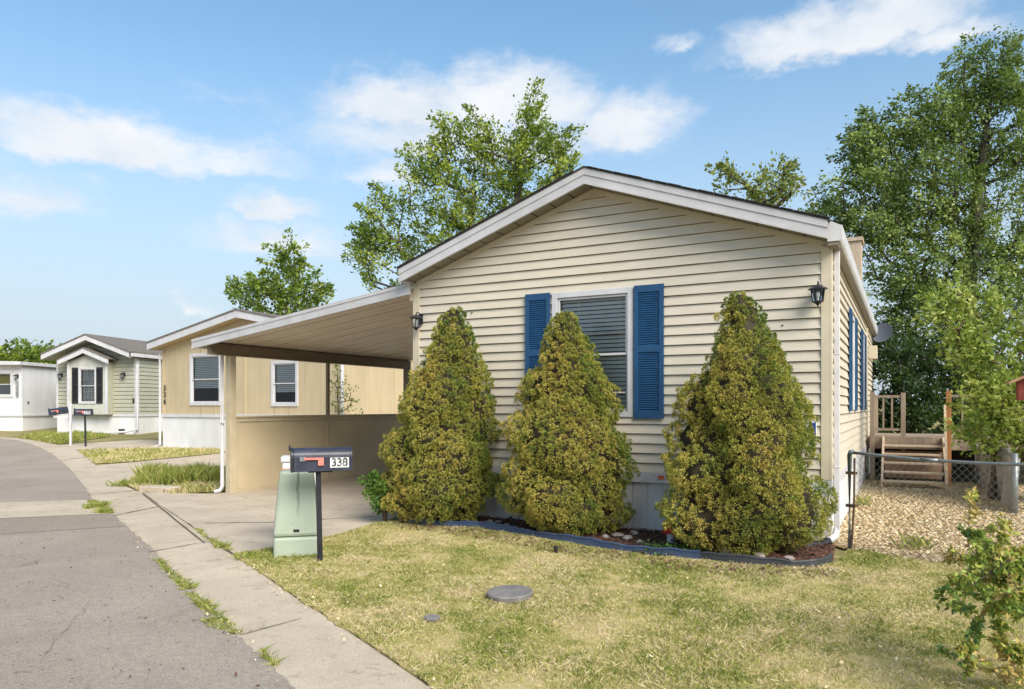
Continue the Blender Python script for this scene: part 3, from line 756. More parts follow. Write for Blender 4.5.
m = MB(fb); groove_panel(m, bm0, bm1, 1.31, lambda u: 3.40, .92, .01, .004, [bw]); 
m.add([(bm0, 0, 3.40), (bm1, 0, 3.40), ((bm0 + bm1) / 2, 0, 3.72)], [[0, 1, 2]])
bay = m.build('window_bay', M['sage_panel'], sage)
m = MB(); m.box(bm0 - .002, bm0 + .01, -.349, 0, 1.31, 3.4); m.box(bm1 - .01, bm1 + .002, -.349, 0, 1.31, 3.4); m.box(bm0, bm1, -.349, 0, 1.30, 1.312); parts(m, 'bay_cheek', M['sage'], bay)
m = MB(); m.box(bm0 - .02, bm0 + .08, -.385, -.352, 1.31, 3.4); m.box(bm1 - .08, bm1 + .02, -.385, -.352, 1.31, 3.4); rake_boards(m, bm0 - .28, bm1 + .22, (bm0 + bm1) / 2, 3.92, .38, -.55, .18, .05); m.build('bay_trim', M['white'], bay)
m = MB(); gable_roof(m, bm0 - .30, bm1 + .24, (bm0 + bm1) / 2, 3.925, .38, -.62, 0, .04); m.build('bay_roof', M['greyroof'], bay)
window(sage, fb, *bw, tw=.06, blind='curtain', grid=True)
shutter(sage, fb, bw[0] - .30, bw[0] - .02, 1.74, 3.18, 'black', .005); shutter(sage, fb, bw[1] + .02, bw[1] + .30, 1.74, 3.18, 'black', .005)
m = MB(); gable_roof(m, -SW - .22, .12, -SW / 2, 4.46, .36, -.62, 11.3); m.build('roof', M['greyroof'], sage)
m = MB(); rake_boards(m, -SW - .20, .10, -SW / 2, 4.458, .36, -.55, .2, .04); parts(m, 'rake_board', M['white'], sage)
m = MB(); m.box(.12, .22, -.5, 11.2, 3.58, 3.72); m.box(-SW - .31, -SW - .22, -.5, 11.2, 3.54, 3.68); parts(m, 'gutter', M['white'], sage)
m = MB()
for xe in (-SW - .2, .1): m.prism([(-SW / 2, 4.25), (xe, 4.25 - .36 * abs(xe + SW / 2)), (xe, 4.23 - .36 * abs(xe + SW / 2)), (-SW / 2, 4.23)], -.55, 0)
m.build('soffit', M['sage'], sage)
m = MB(); m.tube([(.06, -.06, 3.3), (.06, -.06, .7), (-.1, -.5, .62), (-1.1, -.9, .58)], .05, 6); m.build('downspout', M['white'], sage)
lantern(sage, fm, -.55, 2.85); lantern(sage, fm, -3.5, 2.85)
m = MB(fm); m.box(-.18, -.08, .0, .03, 1.75, 1.95); m.box(-.75, -.55, .01, .12, .52, .72); parts(m, 'meter_box', M['black'], sage)
m = MB(); m.box(-1.2, .5, 3, 3.12, 3.7, 3.8); m.tube([(-.9, 6, 3.9), (-.9, 6, 4.25)], .06, 6); m.tube([(-1.2, 8.5, 3.9), (-1.2, 8.5, 4.3)], .06, 6); parts(m, 'roof_vent', M['greyroof'], sage)

tr = empty('house', (-20.64, 31.0, 0), radians(-5), 'plain white flat-roofed trailer home with olive window shade', 'house')
tw_ = (-2.1, -.42, 2.0, 3.12)
m = MB(fm); groove_panel(m, -6, 0, 1.25, lambda u: 3.36, 1.2, .008, .004, [tw_]); groove_panel(m, -6, 0, .3, lambda u: 1.22, 1.2, .008, .004); m.build('front_wall', M['white_wall'], tr)
m = MB(sm); groove_panel(m, 0, 14, 1.25, lambda u: 3.36, 1.2, .008, .004); groove_panel(m, 0, 14, .3, lambda u: 1.22, 1.2, .008, .004); m.build('side_wall', M['white_wall'], tr)
m = MB(); m.box(-6, .05, -.05, -.001, 1.20, 1.27); m.box(.001, .05, 0, 14, 1.20, 1.27); m.box(-.06, .02, -.02, -.001, 1.27, 3.36); parts(m, 'trim', M['white'], tr)
m = MB(); m.prism([(-6.1, 3.36), (.15, 3.36), (.15, 3.50), (-1, 3.53), (-6.1, 3.56)], -.35, 14.1); m.build('roof', M['white'], tr, .01)
window(tr, fm, *tw_, tw=.1, blind='olive_shade')
lantern(tr, fm, -.2, 2.85)
m = MB(fm); m.tube([(-.2, .06, 2.7), (-.2, .06, 2.05)], .05, 6); m.build('porch_pipe', M['galv'], tr)
m = MB(sm)
for (u, z) in ((2.2, 2.6), (2.6, 2.65), (2.5, 2.9), (3.8, 2.7), (.25, 1.75)): m.box(u, u + .1, .0, .03, z, z + .09)
parts(m, 'wall_vent', M['galv'], tr)

# ------------------------------------------------------------------ mailboxes
def mailbox(loc, rz_, label, L0=-.255, L1=.325, W=.19, zb=.935, hh=.235, post='steel', flag=True, number=True, tilt=0, lean=.02):
    t = empty('mailbox', loc, rz_, label, 'mailbox')
    n = 12
    prof = [(-W / 2, zb), (-W / 2, zb + hh - W / 2)] + [(-W / 2 * cos(pi * k / n), zb + hh - W / 2 + W / 2 * sin(pi * k / n)) for k in range(1, n)] + [(W / 2, zb + hh - W / 2), (W / 2, zb)]
    tl = lambda x, y, z: (x * cos(tilt) - (z - zb) * sin(tilt), y, zb + x * sin(tilt) + (z - zb) * cos(tilt))
    m = MB(tl); m.prism([(p[0], p[1]) for p in prof], L0 + .012, L1, 'x'); b = m.build('box', M['mailbox'], t, .004)
    pr2 = [(p[0] * 1.06, zb + (p[1] - zb) * 1.04 - .004) for p in prof]
    m = MB(tl); m.prism(pr2, L0 - .012, L0 + .011, 'x'); m.box(L0 - .03, L0 - .012, -.02, .02, zb + hh - .03, zb + hh + .03); d = m.build('door', M['black_metal'], t, .003)
    m = MB(tl); m.prism(pr2, L1 - .012, L1 + .006, 'x'); m.build('rear_rim', M['mailbox'], t, .003)
    if post == 'steel':
        m = MB(); m.prism([(-.026, -.022), (.026, -.022), (.026, .022), (-.026, .022)], -.1, zb - .012, 'z')
        m.v = [(x + lean * (1 - z), y, z) for x, y, z in m.v]
        m.box(-.10, .14, -.07, .07, zb - .013, zb - .002); m.build('post', M['black_metal'], t, .003)
    else:
        m = MB(); m.box(.385, .45, -.035, .035, -.1, zb + .30); m.box(-.1, .36, -.04, .04, zb - .10, zb - .012); m.lathe([(.05, zb + .30), (.04, zb + .34), (.015, zb + .37)], (.42, 0, 0), 8); m.build('post', M['white'], t)
    if flag:
        m = MB(tl); y = -W / 2
        m.box(L0 + .07, L0 + .13, y - .012, y - .002, zb + .105, zb + .15); f = m.build('flag_bracket', M['galv'], t)
        m = MB(tl); m.box(L0 + .11, L0 + .30, y - .02, y - .013, zb + .118, zb + .140); m.box(L0 + .245, L0 + .30, y - .02, y - .0135, zb + .06, zb + .117); m.build('flag', M['flagred'], t)
    if number:
        m = MB(tl); y = -W / 2
        m.box(L1 - .215, L1 - .03, y - .005, y - .001, zb + .035, zb + .135); p = m.build('number_plate', M['sticker'], t)
        text_mesh('338', .115, M['numeral'], p, (L1 - .1225, y - .007, zb + .085), (pi / 2, 0, 0), 'numerals', .003, .95)
    return t
mbp = at(318, 565)
mailbox((mbp[0], mbp[1], .02), radians(20), 'black arched mailbox numbered 338 with red flag, beside the green utility pedestal')
p2 = at(85, 447); 
mailbox((p2[0], p2[1], gz(p2[1])), radians(12), 'small black mailbox on thin black post at the far kerb', -.30, .22, .19, 1.05, .21, 'steel', True, True)
p3 = at(57, 446)
t3 = mailbox((p3[0] + .0, p3[1], gz(p3[1])), radians(12), 'tilted dark mailbox hung on a white wooden post', -.20, .33, .19, 1.05, .22, 'wood', True, False, radians(9))

# ------------------------------------------------------------------ utility pedestals
pp = at(297, 557)
ped = empty('utility_pedestal', (pp[0], pp[1], .03), radians(14), 'pale green tapered utility pedestal with stains and black specks', 'pedestal')
m = MB()
def taper(m, w0, d0, w1, d1, z0, z1):
    m.hexa([(-w0, -d0, z0), (w0, -d0, z0), (w0, d0, z0), (-w0, d0, z0), (-w1, -d1, z1), (w1, -d1, z1), (w1, d1, z1), (-w1, d1, z1)])
taper(m, .232, .16, .232, .16, -.05, .21); m.build('base', M['pedestal'], ped, .03)
m = MB(); taper(m, .236, .165, .172, .125, .213, .90); m.build('cover', M['pedestal'], ped, .035)
m = MB(); m.box(-.03, .03, -.163, -.155, .26, .29); m.build('lock', M['black_metal'], ped)
pw_ = at(300, 545)
wb = empty('utility_post', (pw_[0] - .06, pw_[1] + .25, .02), radians(14), 'white square utility post with orange warning label, behind the green pedestal', 'utility post')
m = MB(); taper(m, .215, .14, .205, .13, 0, .93); m.build('body', M['white_wall'], wb, .012)
m = MB(); m.box(-.225, .225, -.15, .15, .931, 1.0); m.build('cap', M['white'], wb, .015)
m = MB(); m.box(-.206, -.12, -.146, -.139, .55, .86); m.build('warning_label', M['orange'], wb)

# lids in the lawn
a = at(510, 603); m = MB(); m.lathe([(.185, .0), (.19, .035), (.18, .045), (.02, .047)], (0, 0, 0), 28)
o = m.build('valve_lid', M['valve'], None, 0); o.location = (a[0], a[1], .055); o.rotation_euler = (radians(2), radians(-2), 0); tag(o, 'round grey concrete lid, the larger one set in the dry lawn', 'lid')
a = at(432, 626); m = MB(); m.lathe([(.055, .0), (.06, .02), (.05, .028)], (0, 0, 0), 20)
o = m.build('valve_lid', M['valve']); o.location = (a[0], a[1], .045); tag(o, 'tiny round grey valve lid, the smaller one in the dry lawn', 'lid')
a = at(556, 556); m = MB(); m.lathe([(.02, .0), (.022, .05), (.03, .055), (.028, .075)], (0, 0, 0), 12)
o = m.build('sprinkler_head', M['black']); o.location = (a[0], a[1], .03); tag(o, 'small black sprinkler head standing in lawn near the edging', 'sprinkler')
# concrete stub
a = at(160, 493); m = MB(); m.box(-.36, .36, -.15, .15, -.02, .11); o = m.build('concrete_block', M['concrete'], None, .02)
o.location = (a[0], a[1], .02); o.rotation_euler = (0, 0, radians(-18)); tag(o, 'short pale concrete kerb block at the edge of the driveway', 'block')

# red plastic cap on a white stub in the bed, not a lamp
a = at(671, 546)
rd = empty('red_cap', (a[0], a[1] + .02, .04), radians(-20), 'small red plastic cap on a white stub between the shrubs', 'cap')
m = MB(); m.lathe([(.045, 0), (.045, .1)], (0, 0, 0), 12); m.build('stub', M['white'], rd)
m = MB(); m.box(-.085, .085, -.06, .06, .101, .15); m.box(-.078, .078, -.054, .054, .15, .165); m.box(-.085, .085, -.06, .06, .165, .235); m.build('cap', M['red'], rd, .012)

# ------------------------------------------------------------------ edging strip along the bed
def edging(pts, name, mat, label):
    dense = []
    for a, b in zip(pts, pts[1:]):
        d = math.dist(a, b); k = max(2, int(d / .045))
        dense += [(a[0] + (b[0] - a[0]) * i / k, a[1] + (b[1] - a[1]) * i / k) for i in range(k)]
    dense.append(pts[-1])
    m = MB(); n = len(dense); v = []; hs = []
    for i, (x, y) in enumerate(dense):
        q = dense[min(i + 1, n - 1)]; r = dense[max(i - 1, 0)]; d = Vector((q[0] - r[0], q[1] - r[1])).normalized(); nn = Vector((d.y, -d.x))
        h = .115 + .012 * sin(i * .21) + .006 * sin(i * .9); lo = .01 + (.022 if i % 4 < 2 else 0)
        w = .02 * sin(i * .13)
        for (o_, z) in ((.006, lo), (.006, h - .012), (.014, h - .008), (.010, h + .004), (-.008, h + .004), (-.006, lo)):
            v.append((x + nn.x * (o_ + w), y + nn.y * (o_ + w), z))
    f = [[i * 6 + k, i * 6 + (k + 1) % 6, (i + 1) * 6 + (k + 1) % 6, (i + 1) * 6 + k] for i in range(n - 1) for k in range(6)]
    f += [[0, 1, 2, 3, 4, 5], [(n - 1) * 6 + k for k in range(6)][::-1]]
    m.add(v, f); o = m.build(name, mat); tag(o, label, 'edging'); return o
edging(bedline[:11], 'lawn_edging', M['edging'], 'slate blue plastic lawn edging curving before the first two shrubs')
edging([bedline[10]] + bedline[11:], 'lawn_edging', M['edging_dark'], 'black plastic lawn edging curving around the shrub by the corner')

# white rocks in the bed
def rock(x, y, r, z=.03):
    bm = bmesh.new(); bmesh.ops.create_icosphere(bm, subdivisions=2, radius=1)
    sx, sy, sz = random.uniform(.8, 1.4), random.uniform(.7, 1.1), random.uniform(.45, .8)
    ph = [random.uniform(0, 6) for _ in range(6)]
    for v in bm.verts:
        c = v.co; k = 1 + .18 * sin(2.3 * c.x + ph[0]) * sin(2.9 * c.y + ph[1]) + .12 * sin(4.1 * c.z + ph[2] + 2 * c.x)
        v.co = Vector((c.x * sx * k, c.y * sy * k, c.z * sz * k)) * r
    me = bpy.data.meshes.new('garden_rock'); bm.to_mesh(me); bm.free(); me.materials.append(M['rock'])
    o = bpy.data.objects.new('garden_rock', me); COL.objects.link(o); o.location = (x, y, z + r * .35); o.rotation_euler = (0, 0, random.uniform(0, 6))
    tag(o, 'pale weathered landscaping rock lying in the mulch bed', 'rock', 'rocks in the mulch bed')
for (px, py, r) in [(498, 528, .05), (507, 531, .045), (515, 534, .055), (522, 536, .04), (490, 527, .04), (628, 545, .06), (640, 549, .05), (618, 542, .07), (634, 540, .06), (606, 543, .05), (648, 551, .04), (710, 559, .035), (725, 561, .06), (760, 564, .07), (790, 566, .06), (665, 554, .03), (430, 523, .04), (455, 525, .05), (475, 527, .045)]:
    q = at(px, py - 2); rock(q[0], q[1] + .02, r)

# ------------------------------------------------------------------ fence, deck, yard
fence = empty('chain_link_fence', (FA.x, FA.y, 0), atan2(fd.y, fd.x), 'chain link fence with grey top rail closing off the chip yard', 'fence')
FL = 4.2; FH = 1.10
ft = lambda x: FH - .012 * x - .03 * sin(min(x, 2) / 2 * pi)
m = MB(); m.tube([(.02 + FL * i / 20, 0, ft(FL * i / 20)) for i in range(21)], .0165, 8); m.tube([(.02 + FL * .17, 0, ft(FL * .17)), (.02 + FL * .21, 0, ft(FL * .21))], .020, 8); m.build('rail', M['galv'], fence, smooth=True)
m = MB(); m.tube([(0, 0, -.1), (0, 0, FH - .03), (.012, 0, FH + .005), (.04, 0, FH + .012)], .026, 10); m.build('post', M['greengalv'], fence, smooth=True)
m = MB(); m.tube([(FL, 0, -.1), (FL, 0, FH + .02)], .028, 10); m.build('post', M['galv'], fence, smooth=True)
m = MB(); m.tube([(.055, .0, 1.04), (.05, .0, .55), (.02, .0, .02)], .011, 6)
m.box(-.03, .075, -.03, .03, .86, .89); m.box(-.03, .075, -.03, .03, .50, .53); m.build('tension_bar', M['rust'], fence)
m = MB(); c = .072; k = int((FL + 1.1) / c)
for i in range(-16, k):
    for s_ in (1, -1):
        x0 = i * c; pts = []
        for j in range(17):
            z = j / 16 * 1.06 + .02; xx = x0 + (z if s_ > 0 else 1.08 - z) * .95
            if .05 < xx < FL: pts.append((xx, .004 * s_ + .006 * sin(j * pi), min(z, ft(xx))))
        if len(pts) > 1: m.tube(pts, .0019, 3, False)
m.build('chain_mesh', M['galv'], fence)

deck = empty('deck', (*Hh(.38, 6.95), 0), YAW, 'weathered wooden deck with stairs and baluster railing beside the cream home', 'deck')
DW = 1.05; DZ = .98; RN = .26; NS = 5
m = MB(); m.box(-.30, 3.2, 1.42, 3.6, DZ - .035, DZ); m.box(-.30, 3.2, 1.40, 1.44, DZ - .26, DZ - .037); m.box(-.3, -.26, 1.441, 3.6, DZ - .26, DZ - .037); m.build('platform', M['deckwood'], deck, .003)
for i in range(NS):
    z = (i + 1) * DZ / (NS + 1); y = .06 + i * RN
    m = MB(); m.box(.0, DW, y, y + .25, z - .035, z); m.build('tread', M['stairwood'], deck, .004)
m = MB()
for x in (-.04, DW):
    m.prism([(-.02, 0), (.16, 0), (1.40, DZ - .2), (1.40, DZ), (1.3, DZ), (-.02, .16)], x, x + .04, 'x')
parts(m, 'stringer', M['stairwood'], deck)
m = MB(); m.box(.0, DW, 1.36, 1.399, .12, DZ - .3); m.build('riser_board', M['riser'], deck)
for (x, y, mat, h) in ((DW + .05, .98, 'redwood', 1.92), (-.28, 1.35, 'deckwood', 1.92), (.30, 1.45, 'deckwood', 1.90), (2.0, 1.45, 'deckwood', 1.88), (3.1, 1.45, 'deckwood', 1.88), (3.1, 3.5, 'deckwood', 1.88), (-.28, 3.5, 'deckwood', 1.88)):
    m = MB(); m.box(x, x + .09, y, y + .09, 0, h); m.build('post', M[mat], deck, .004)
m = MB(); m.box(DW + .005, DW + .045, -.02, .04, 0, 1.65); m.v = [(x, y + (z / 1.65) * .9, z) for x, y, z in m.v]; m.build('handrail', M['stairwood'], deck)
def railing(x0, x1, y, ax='x'):
    g = (lambda a, b, z: (a, b, z)) if ax == 'x' else (lambda a, b, z: (b, a, z))
    m = MB(g); m.box(x0, x1, y, y + .05, DZ + .82, DZ + .87); m.box(x0, x1, y, y + .05, DZ + .12, DZ + .17)
    k = int((x1 - x0) / .16)
    for i in range(1, k): x = x0 + (x1 - x0) * i / k; m.box(x - .018, x + .018, y + .01, y + .045, DZ + .171, DZ + .819)
    return m.build('railing', M['deckwood'], deck)
railing(-.19, .30, 1.47); railing(DW + .16, 2.0, 1.47); railing(2.09, 3.1, 1.47); railing(1.55, 3.5, 3.12, 'y')
m = MB(); m.box(-.26, 3.1, 3.0, 3.05, .05, DZ - .3); m.box(-.1, 3.1, 2.4, 2.42, .0, DZ - .3); parts(m, 'under_deck_sheet', M['dark_gap'], deck)  # two near-black sheets below the platform

# side fence with silver cloth running away along the yard
sf = empty('cloth_fence', (7.36, 10.75, 0), radians(64), 'low wire fence draped with silver grey tarp along the chip yard', 'fence')
for x in (0, 2.2, 4.4):
    m = MB(); m.tube([(x, 0, -.1), (x, 0, .92)], .038 if x == 0 else .03, 10); m.build('post', M['galv'], sf, smooth=True)
m = MB(); ni, nj = 60, 12; v = []
for i in range(ni + 1):
    for j in range(nj + 1):
        x = 4.4 * i / ni; z = .03 + j / nj * (.80 + .12 * sin(x * 1.4) - .2 * (1 - j / nj) * 0)
        v.append((x, -.05 + .05 * sin(x * 7 + z * 3) * (1 - .4 * j / nj) + .03 * sin(x * 17 + 4 * z), z))
m.add(v, [[i * (nj + 1) + j, (i + 1) * (nj + 1) + j, (i + 1) * (nj + 1) + j + 1, i * (nj + 1) + j + 1] for i in range(ni) for j in range(nj)])
m.build('tarp', M['cloth'], sf, smooth=True)
m = MB(); m.tube([(0, 0, .88), (2.2, .0, .86), (4.4, 0, .88)], .018, 6); m.build('rail', M['galv'], sf)

# red birdhouse-like hutch on a post at the right
hb = empty('birdhouse', (7.95, 11.15, 0), radians(-30), 'red wooden birdhouse with tan roof on a post among the bright fronds', 'birdhouse')
m = MB(); m.box(-.05, .05, -.05, .05, 0, 1.70); m.build('post', M['deckwood'], hb)
m = MB(); m.prism([(-.24, 1.70), (.24, 1.70), (.24, 1.99), (0, 2.10), (-.24, 1.99)], -.2, .2); m.build('body', M['redshed'], hb, .006)
m = MB()
for s_ in (-1, 1): m.prism([(0, 2.105), (s_ * .36, 1.945), (s_ * .36, 1.985), (0, 2.15)], -.32, .30)
m.build('roof', M['shedroof'], hb)
m = MB(); m.tube([(-.02, -.201, 1.86), (-.02, -.21, 1.86)], .06, 16); m.build('entrance_ring', M['sticker'], hb)
m = MB(); m.tube([(-.02, -.211, 1.86), (-.02, -.214, 1.86)], .035, 16); m.build('entrance_hole', M['black'], hb)

# ------------------------------------------------------------------ vegetation
def rot_basis(d):
    """two unit vectors perpendicular to rows of d"""
    ref = np.where(np.abs(d[:, 2:3]) < .9, np.array([[0, 0, 1.]]), np.array([[1., 0, 0]]))
    u = np.cross(d, ref); u /= np.linalg.norm(u, axis=1, keepdims=True) + 1e-9
    return u, np.cross(d, u)
def unit(n):
    d = RNG.normal(size=(n, 3)); return d / np.linalg.norm(d, axis=1, keepdims=True)
def leaves(c, d, length, width):
    """rhombic leaves: base c, direction d"""
    n = len(c); d = d / (np.linalg.norm(d, axis=1, keepdims=True) + 1e-9)
    u, w = rot_basis(d); a = RNG.uniform(0, 2 * pi, (n, 1)); s = u * np.cos(a) + w * np.sin(a)
    nrm = np.cross(d, s)
    ln = length[:, None]; wd = width[:, None]
    return np.stack([c, c + d * ln * .45 + s * wd * .5 + nrm * wd * .12, c + d * ln, c + d * ln * .45 - s * wd * .5 + nrm * wd * .12], axis=1)

def grow_tree(label, base, env, trunk, r0, leafmat, nclump, perclump, clr, leaf, name='tree', group=None, spire=0., cat='tree', droop=.15, bark='bark', yaw=0, tint=(0.45, .2), lean_light=None):
    """env: ellipsoids (x, y, z, rx, ry, rz, weight); trunk: polyline from the base"""
    t = empty(name, base, yaw, label, cat, group)
    cen = []
    wsum = sum(e[6] for e in env)
    for e in env:
        k = max(1, int(nclump * e[6] / wsum))
        cand = unit(k * 6) * (RNG.uniform(.15, 1, (k * 6, 1)) ** .45) * np.array(e[3:6]) + np.array(e[:3])
        pick = [cand[0]]
        for _ in range(k - 1):
            idx = RNG.integers(0, len(cand), 6)
            dd = [min(np.sum((cand[i] - p) ** 2) for p in pick[-60:]) for i in idx]
            pick.append(cand[idx[int(np.argmax(dd))]])
        cen += pick
    cen = np.array(cen)
    tr_ = np.array(trunk, float)
    nodes = []; par = []
    for i in range(len(tr_) - 1):
        for k in range(4):
            nodes.append(tr_[i] + (tr_[i + 1] - tr_[i]) * k / 4); par.append(len(nodes) - 2)
    nodes.append(tr_[-1]); par.append(len(nodes) - 2)
    axis_d = [min(np.linalg.norm(c - q) for q in nodes) for c in cen]
    tips = []
    for ci in np.argsort(axis_d):
        c = cen[ci]; A = np.array(nodes)
        dv = A - c; dist = np.linalg.norm(dv, axis=1); cost = dist + 1.6 * np.maximum(0, A[:, 2] - c[2] + .25 * dist)
        cost[0:2] += 3
        j = int(np.argmin(cost)); a = A[j]; prev = j
        d = c - a; L_ = np.linalg.norm(d)
        for k in (1, 2, 3):
            f = k / 3; q = a + d * f + np.array([0, 0, .10 * L_ * (f * f - f)]) + (RNG.normal(0, .03 * L_, 3) if k < 3 else 0)
            nodes.append(q); par.append(prev); prev = len(nodes) - 1
        tips.append(prev)
    load = np.zeros(len(nodes))
    for tip in tips: load[tip] += 1
    for i in range(len(nodes) - 1, 0, -1): load[par[i]] += load[i]
    rad = r0 * np.sqrt(np.maximum(load, .4) / max(load[0], 1)) * .95 + .006
    m = MB()
    for i in range(1, len(nodes)):
        if par[i] < 0: continue
        m.tube([nodes[par[i]], nodes[i]], [min(rad[par[i]], rad[i] * 1.35), rad[i]], 6 if rad[i] > .05 else 4, False)
    fl = MB(); fl.tube([(tr_[0][0], tr_[0][1], -.2), tuple(tr_[0] + np.array([0, 0, .3]))], [rad[0] * 1.5, rad[0]], 8, False); m.add(fl.v, fl.f)
    m.build('trunk', M[bark], t, smooth=True)
    n = len(cen) * perclump
    ci = np.repeat(np.arange(len(cen)), perclump)
    cr = RNG.uniform(.65, 1.3, len(cen)) * clr
    A = np.array(nodes); ax = cen - np.array([tr_[-1][0], tr_[-1][1], 0]) * [.6, .6, 0]; ax[:, 2] = 0
    ax = ax / (np.linalg.norm(ax, axis=1, keepdims=True) + .3) + RNG.normal(0, .35, ax.shape); ax[:, 2] += .25 + 1.5 * spire
    ax /= np.linalg.norm(ax, axis=1, keepdims=True)
    s_ = RNG.uniform(-.8, 1.25, n); wr = .50 * np.sqrt(np.clip(1.3 - s_, .02, 2) / 1.5)
    off = ax[ci] * s_[:, None] + RNG.normal(0, 1, (n, 3)) * wr[:, None] * .72
    off[:, 2] -= droop * .5 * s_ ** 2
    pos = cen[ci] + off * cr[ci][:, None]
    d = ax[ci] * .7 + off * .35 + unit(n) * .75 + np.array([0, 0, -droop])
    lf = leaf * RNG.uniform(.35, 1.45, n)
    V = leaves(pos, d, lf, lf * RNG.uniform(.42, .7, n))
    ct = RNG.normal(tint[0], tint[1], len(cen))
    tt = np.clip(ct[ci] + RNG.normal(0, .16, n), 0, 1)
    mesh_np('crown', V, 4, leafmat, tt, t)
    return t

Z = lambda y: gz(y)
# big deciduous tree behind the roof (multi-spired)
Y = 30.0; px2x = lambda px, Y: (px - 512) / F * Y; pz = lambda py, Y: (HZ - py) / F * Y + CH
def E(px, py, rpx, rpy, Y, w=1, dy=1.0, base=(0, 0)):
    k = Y / F
    return (px2x(px, Y) - base[0], RNG.uniform(-.4, .4), pz(py, Y) - base[1], rpx * k, rpx * k * dy, rpy * k, w)
Y = 30; b = (px2x(478, Y), gz(Y))
env = [E(533, 128, 13, 34, Y, .8, 1, b), E(535, 185, 34, 60, Y, 2.2, 1, b), E(560, 150, 16, 22, Y, .5, 1, b), E(480, 150, 15, 40, Y, .9, 1, b), E(450, 140, 12, 24, Y, .6, 1, b),
       E(425, 165, 17, 20, Y, .6, 1, b), E(440, 200, 34, 40, Y, 1.4, 1, b), E(385, 225, 22, 34, Y, 1.0, 1, b), E(395, 265, 40, 34, Y, 1.3, 1, b), E(366, 240, 15, 18, Y, .4, 1, b), E(508, 165, 18, 34, Y, .9, 1, b), E(490, 215, 40, 45, Y, 2, 1, b), E(455, 265, 50, 50, Y, 2, 1, b), E(575, 200, 22, 40, Y, .8, 1, b), E(600, 250, 40, 50, Y, 1.2, 1, b), E(530, 260, 50, 45, Y, 1.5, 1, b)]
grow_tree('large many-spired leafy tree rising behind the left slope of the cream roof', (*b[:1], Y, b[1]), env, [(0, 0, 0), (.1, 0, 3.0), (.4, 0, 5.5), (1.2, 0, 8.0), (2.0, 0, 11.2)], .30, M['ash'], 330, 150, .52, .132, spire=.5, tint=(.54, .24))
# young tree behind the carport
Y = 42; b = (px2x(284, Y), gz(Y))
env = [E(288, 258, 12, 20, Y, 1, 1, b), E(286, 280, 26, 20, Y, 1.5, 1, b), E(255, 295, 20, 12, Y, .8, 1, b), E(282, 300, 45, 22, Y, 2.5, 1, b), E(315, 293, 15, 12, Y, .6, 1, b), E(285, 325, 44, 25, Y, 2, 1, b)]
grow_tree('small round-headed tree standing beyond the carport roof', (*b[:1], Y, b[1]), env, [(0, 0, 0), (.1, 0, 2.5), (.1, 0, 4.5), (.2, 0, 7)], .16, M['ash'], 130, 70, .55, .21, spire=.3, tint=(.38, .2))
# treetop behind the right slope
Y = 26; b = (px2x(772, Y), gz(Y))
env = [E(785, 175, 14, 15, Y, 1, 1, b), E(740, 185, 22, 8, Y, .7, 1, b), E(722, 172, 8, 5, Y, .3, 1, b), E(775, 195, 26, 12, Y, 1, 1, b), E(770, 235, 40, 26, Y, 2, 1, b)]
grow_tree('thin sparse treetop showing over the right slope of the cream roof', (*b[:1], Y, b[1]), env, [(0, 0, 0), (.1, 0, 3), (0, 0, 5.2), (.2, 0, 7.5)], .14, M['olive_leaf'], 58, 75, .46, .15, spire=.2, tint=(.5, .15))
# huge elm on the right
Y = 21; b = (px2x(962, Y), gz(Y))
env = [E(990, 75, 34, 36, Y, 2, 1, b), E(1005, 120, 50, 50, Y, 3, 1, b), E(930, 120, 34, 26, Y, 1.6, 1, b), E(872, 145, 20, 36, Y, 1.5, 1, b), E(870, 205, 40, 50, Y, 3, 1, b), E(930, 185, 45, 55, Y, 3, 1, b), E(1010, 210, 60, 70, Y, 4, 1, b),
       E(905, 270, 32, 60, Y, 2.2, 1, b), E(960, 290, 50, 60, Y, 3, 1, b), E(1060, 150, 50, 90, Y, 2, 1, b), E(1050, 290, 50, 70, Y, 2, 1, b), E(905, 345, 24, 40, Y, 1.3, .8, b)]
grow_tree('huge dark green elm filling the sky at the right of the home', (*b[:1], Y, b[1]), env, [(0, 0, 0), (-.1, 0, 2.5), (.2, 0, 5), (.5, 0, 8), (.9, 0, 11)], .25, M['elm'], 620, 150, .42, .10, spire=.05, droop=.35, tint=(.5, .26))
# dark bushy growth behind the deck
Y = 19; b = (px2x(915, Y), gz(Y))
env = [E(905, 385, 26, 45, Y, 2, .6, b), E(945, 375, 34, 50, Y, 2, .6, b), E(1000, 395, 40, 45, Y, 2, .6, b), E(890, 425, 22, 22, Y, 1.2, .6, b), E(950, 425, 45, 22, Y, 1.5, .6, b), E(885, 350, 12, 30, Y, .6, .6, b)]
grow_tree('dark leafy thicket behind the deck railing', (*b[:1], Y, b[1]), env, [(0, 0, 0), (.1, 0, .8), (.3, 0, 1.8)], .08, M['darkleaf'], 190, 90, .36, .12, 'bush', cat='bush', tint=(.4, .2))
# far left treetop
Y = 70; b = (px2x(30, Y), gz(Y))
env = [E(33, 356, 22, 10, Y, 2, 1, b), E(12, 360, 14, 8, Y, 1, 1, b), E(55, 362, 18, 8, Y, 1, 1, b), E(32, 372, 40, 14, Y, 2, 1, b)]
grow_tree('distant rounded tree showing above the white trailer roof', (*b[:1], Y, b[1]), env, [(0, 0, 0), (0, 0, 2.5), (.2, 0, 5)], .25, M['ash'], 70, 70, .8, .36, tint=(.35, .18))
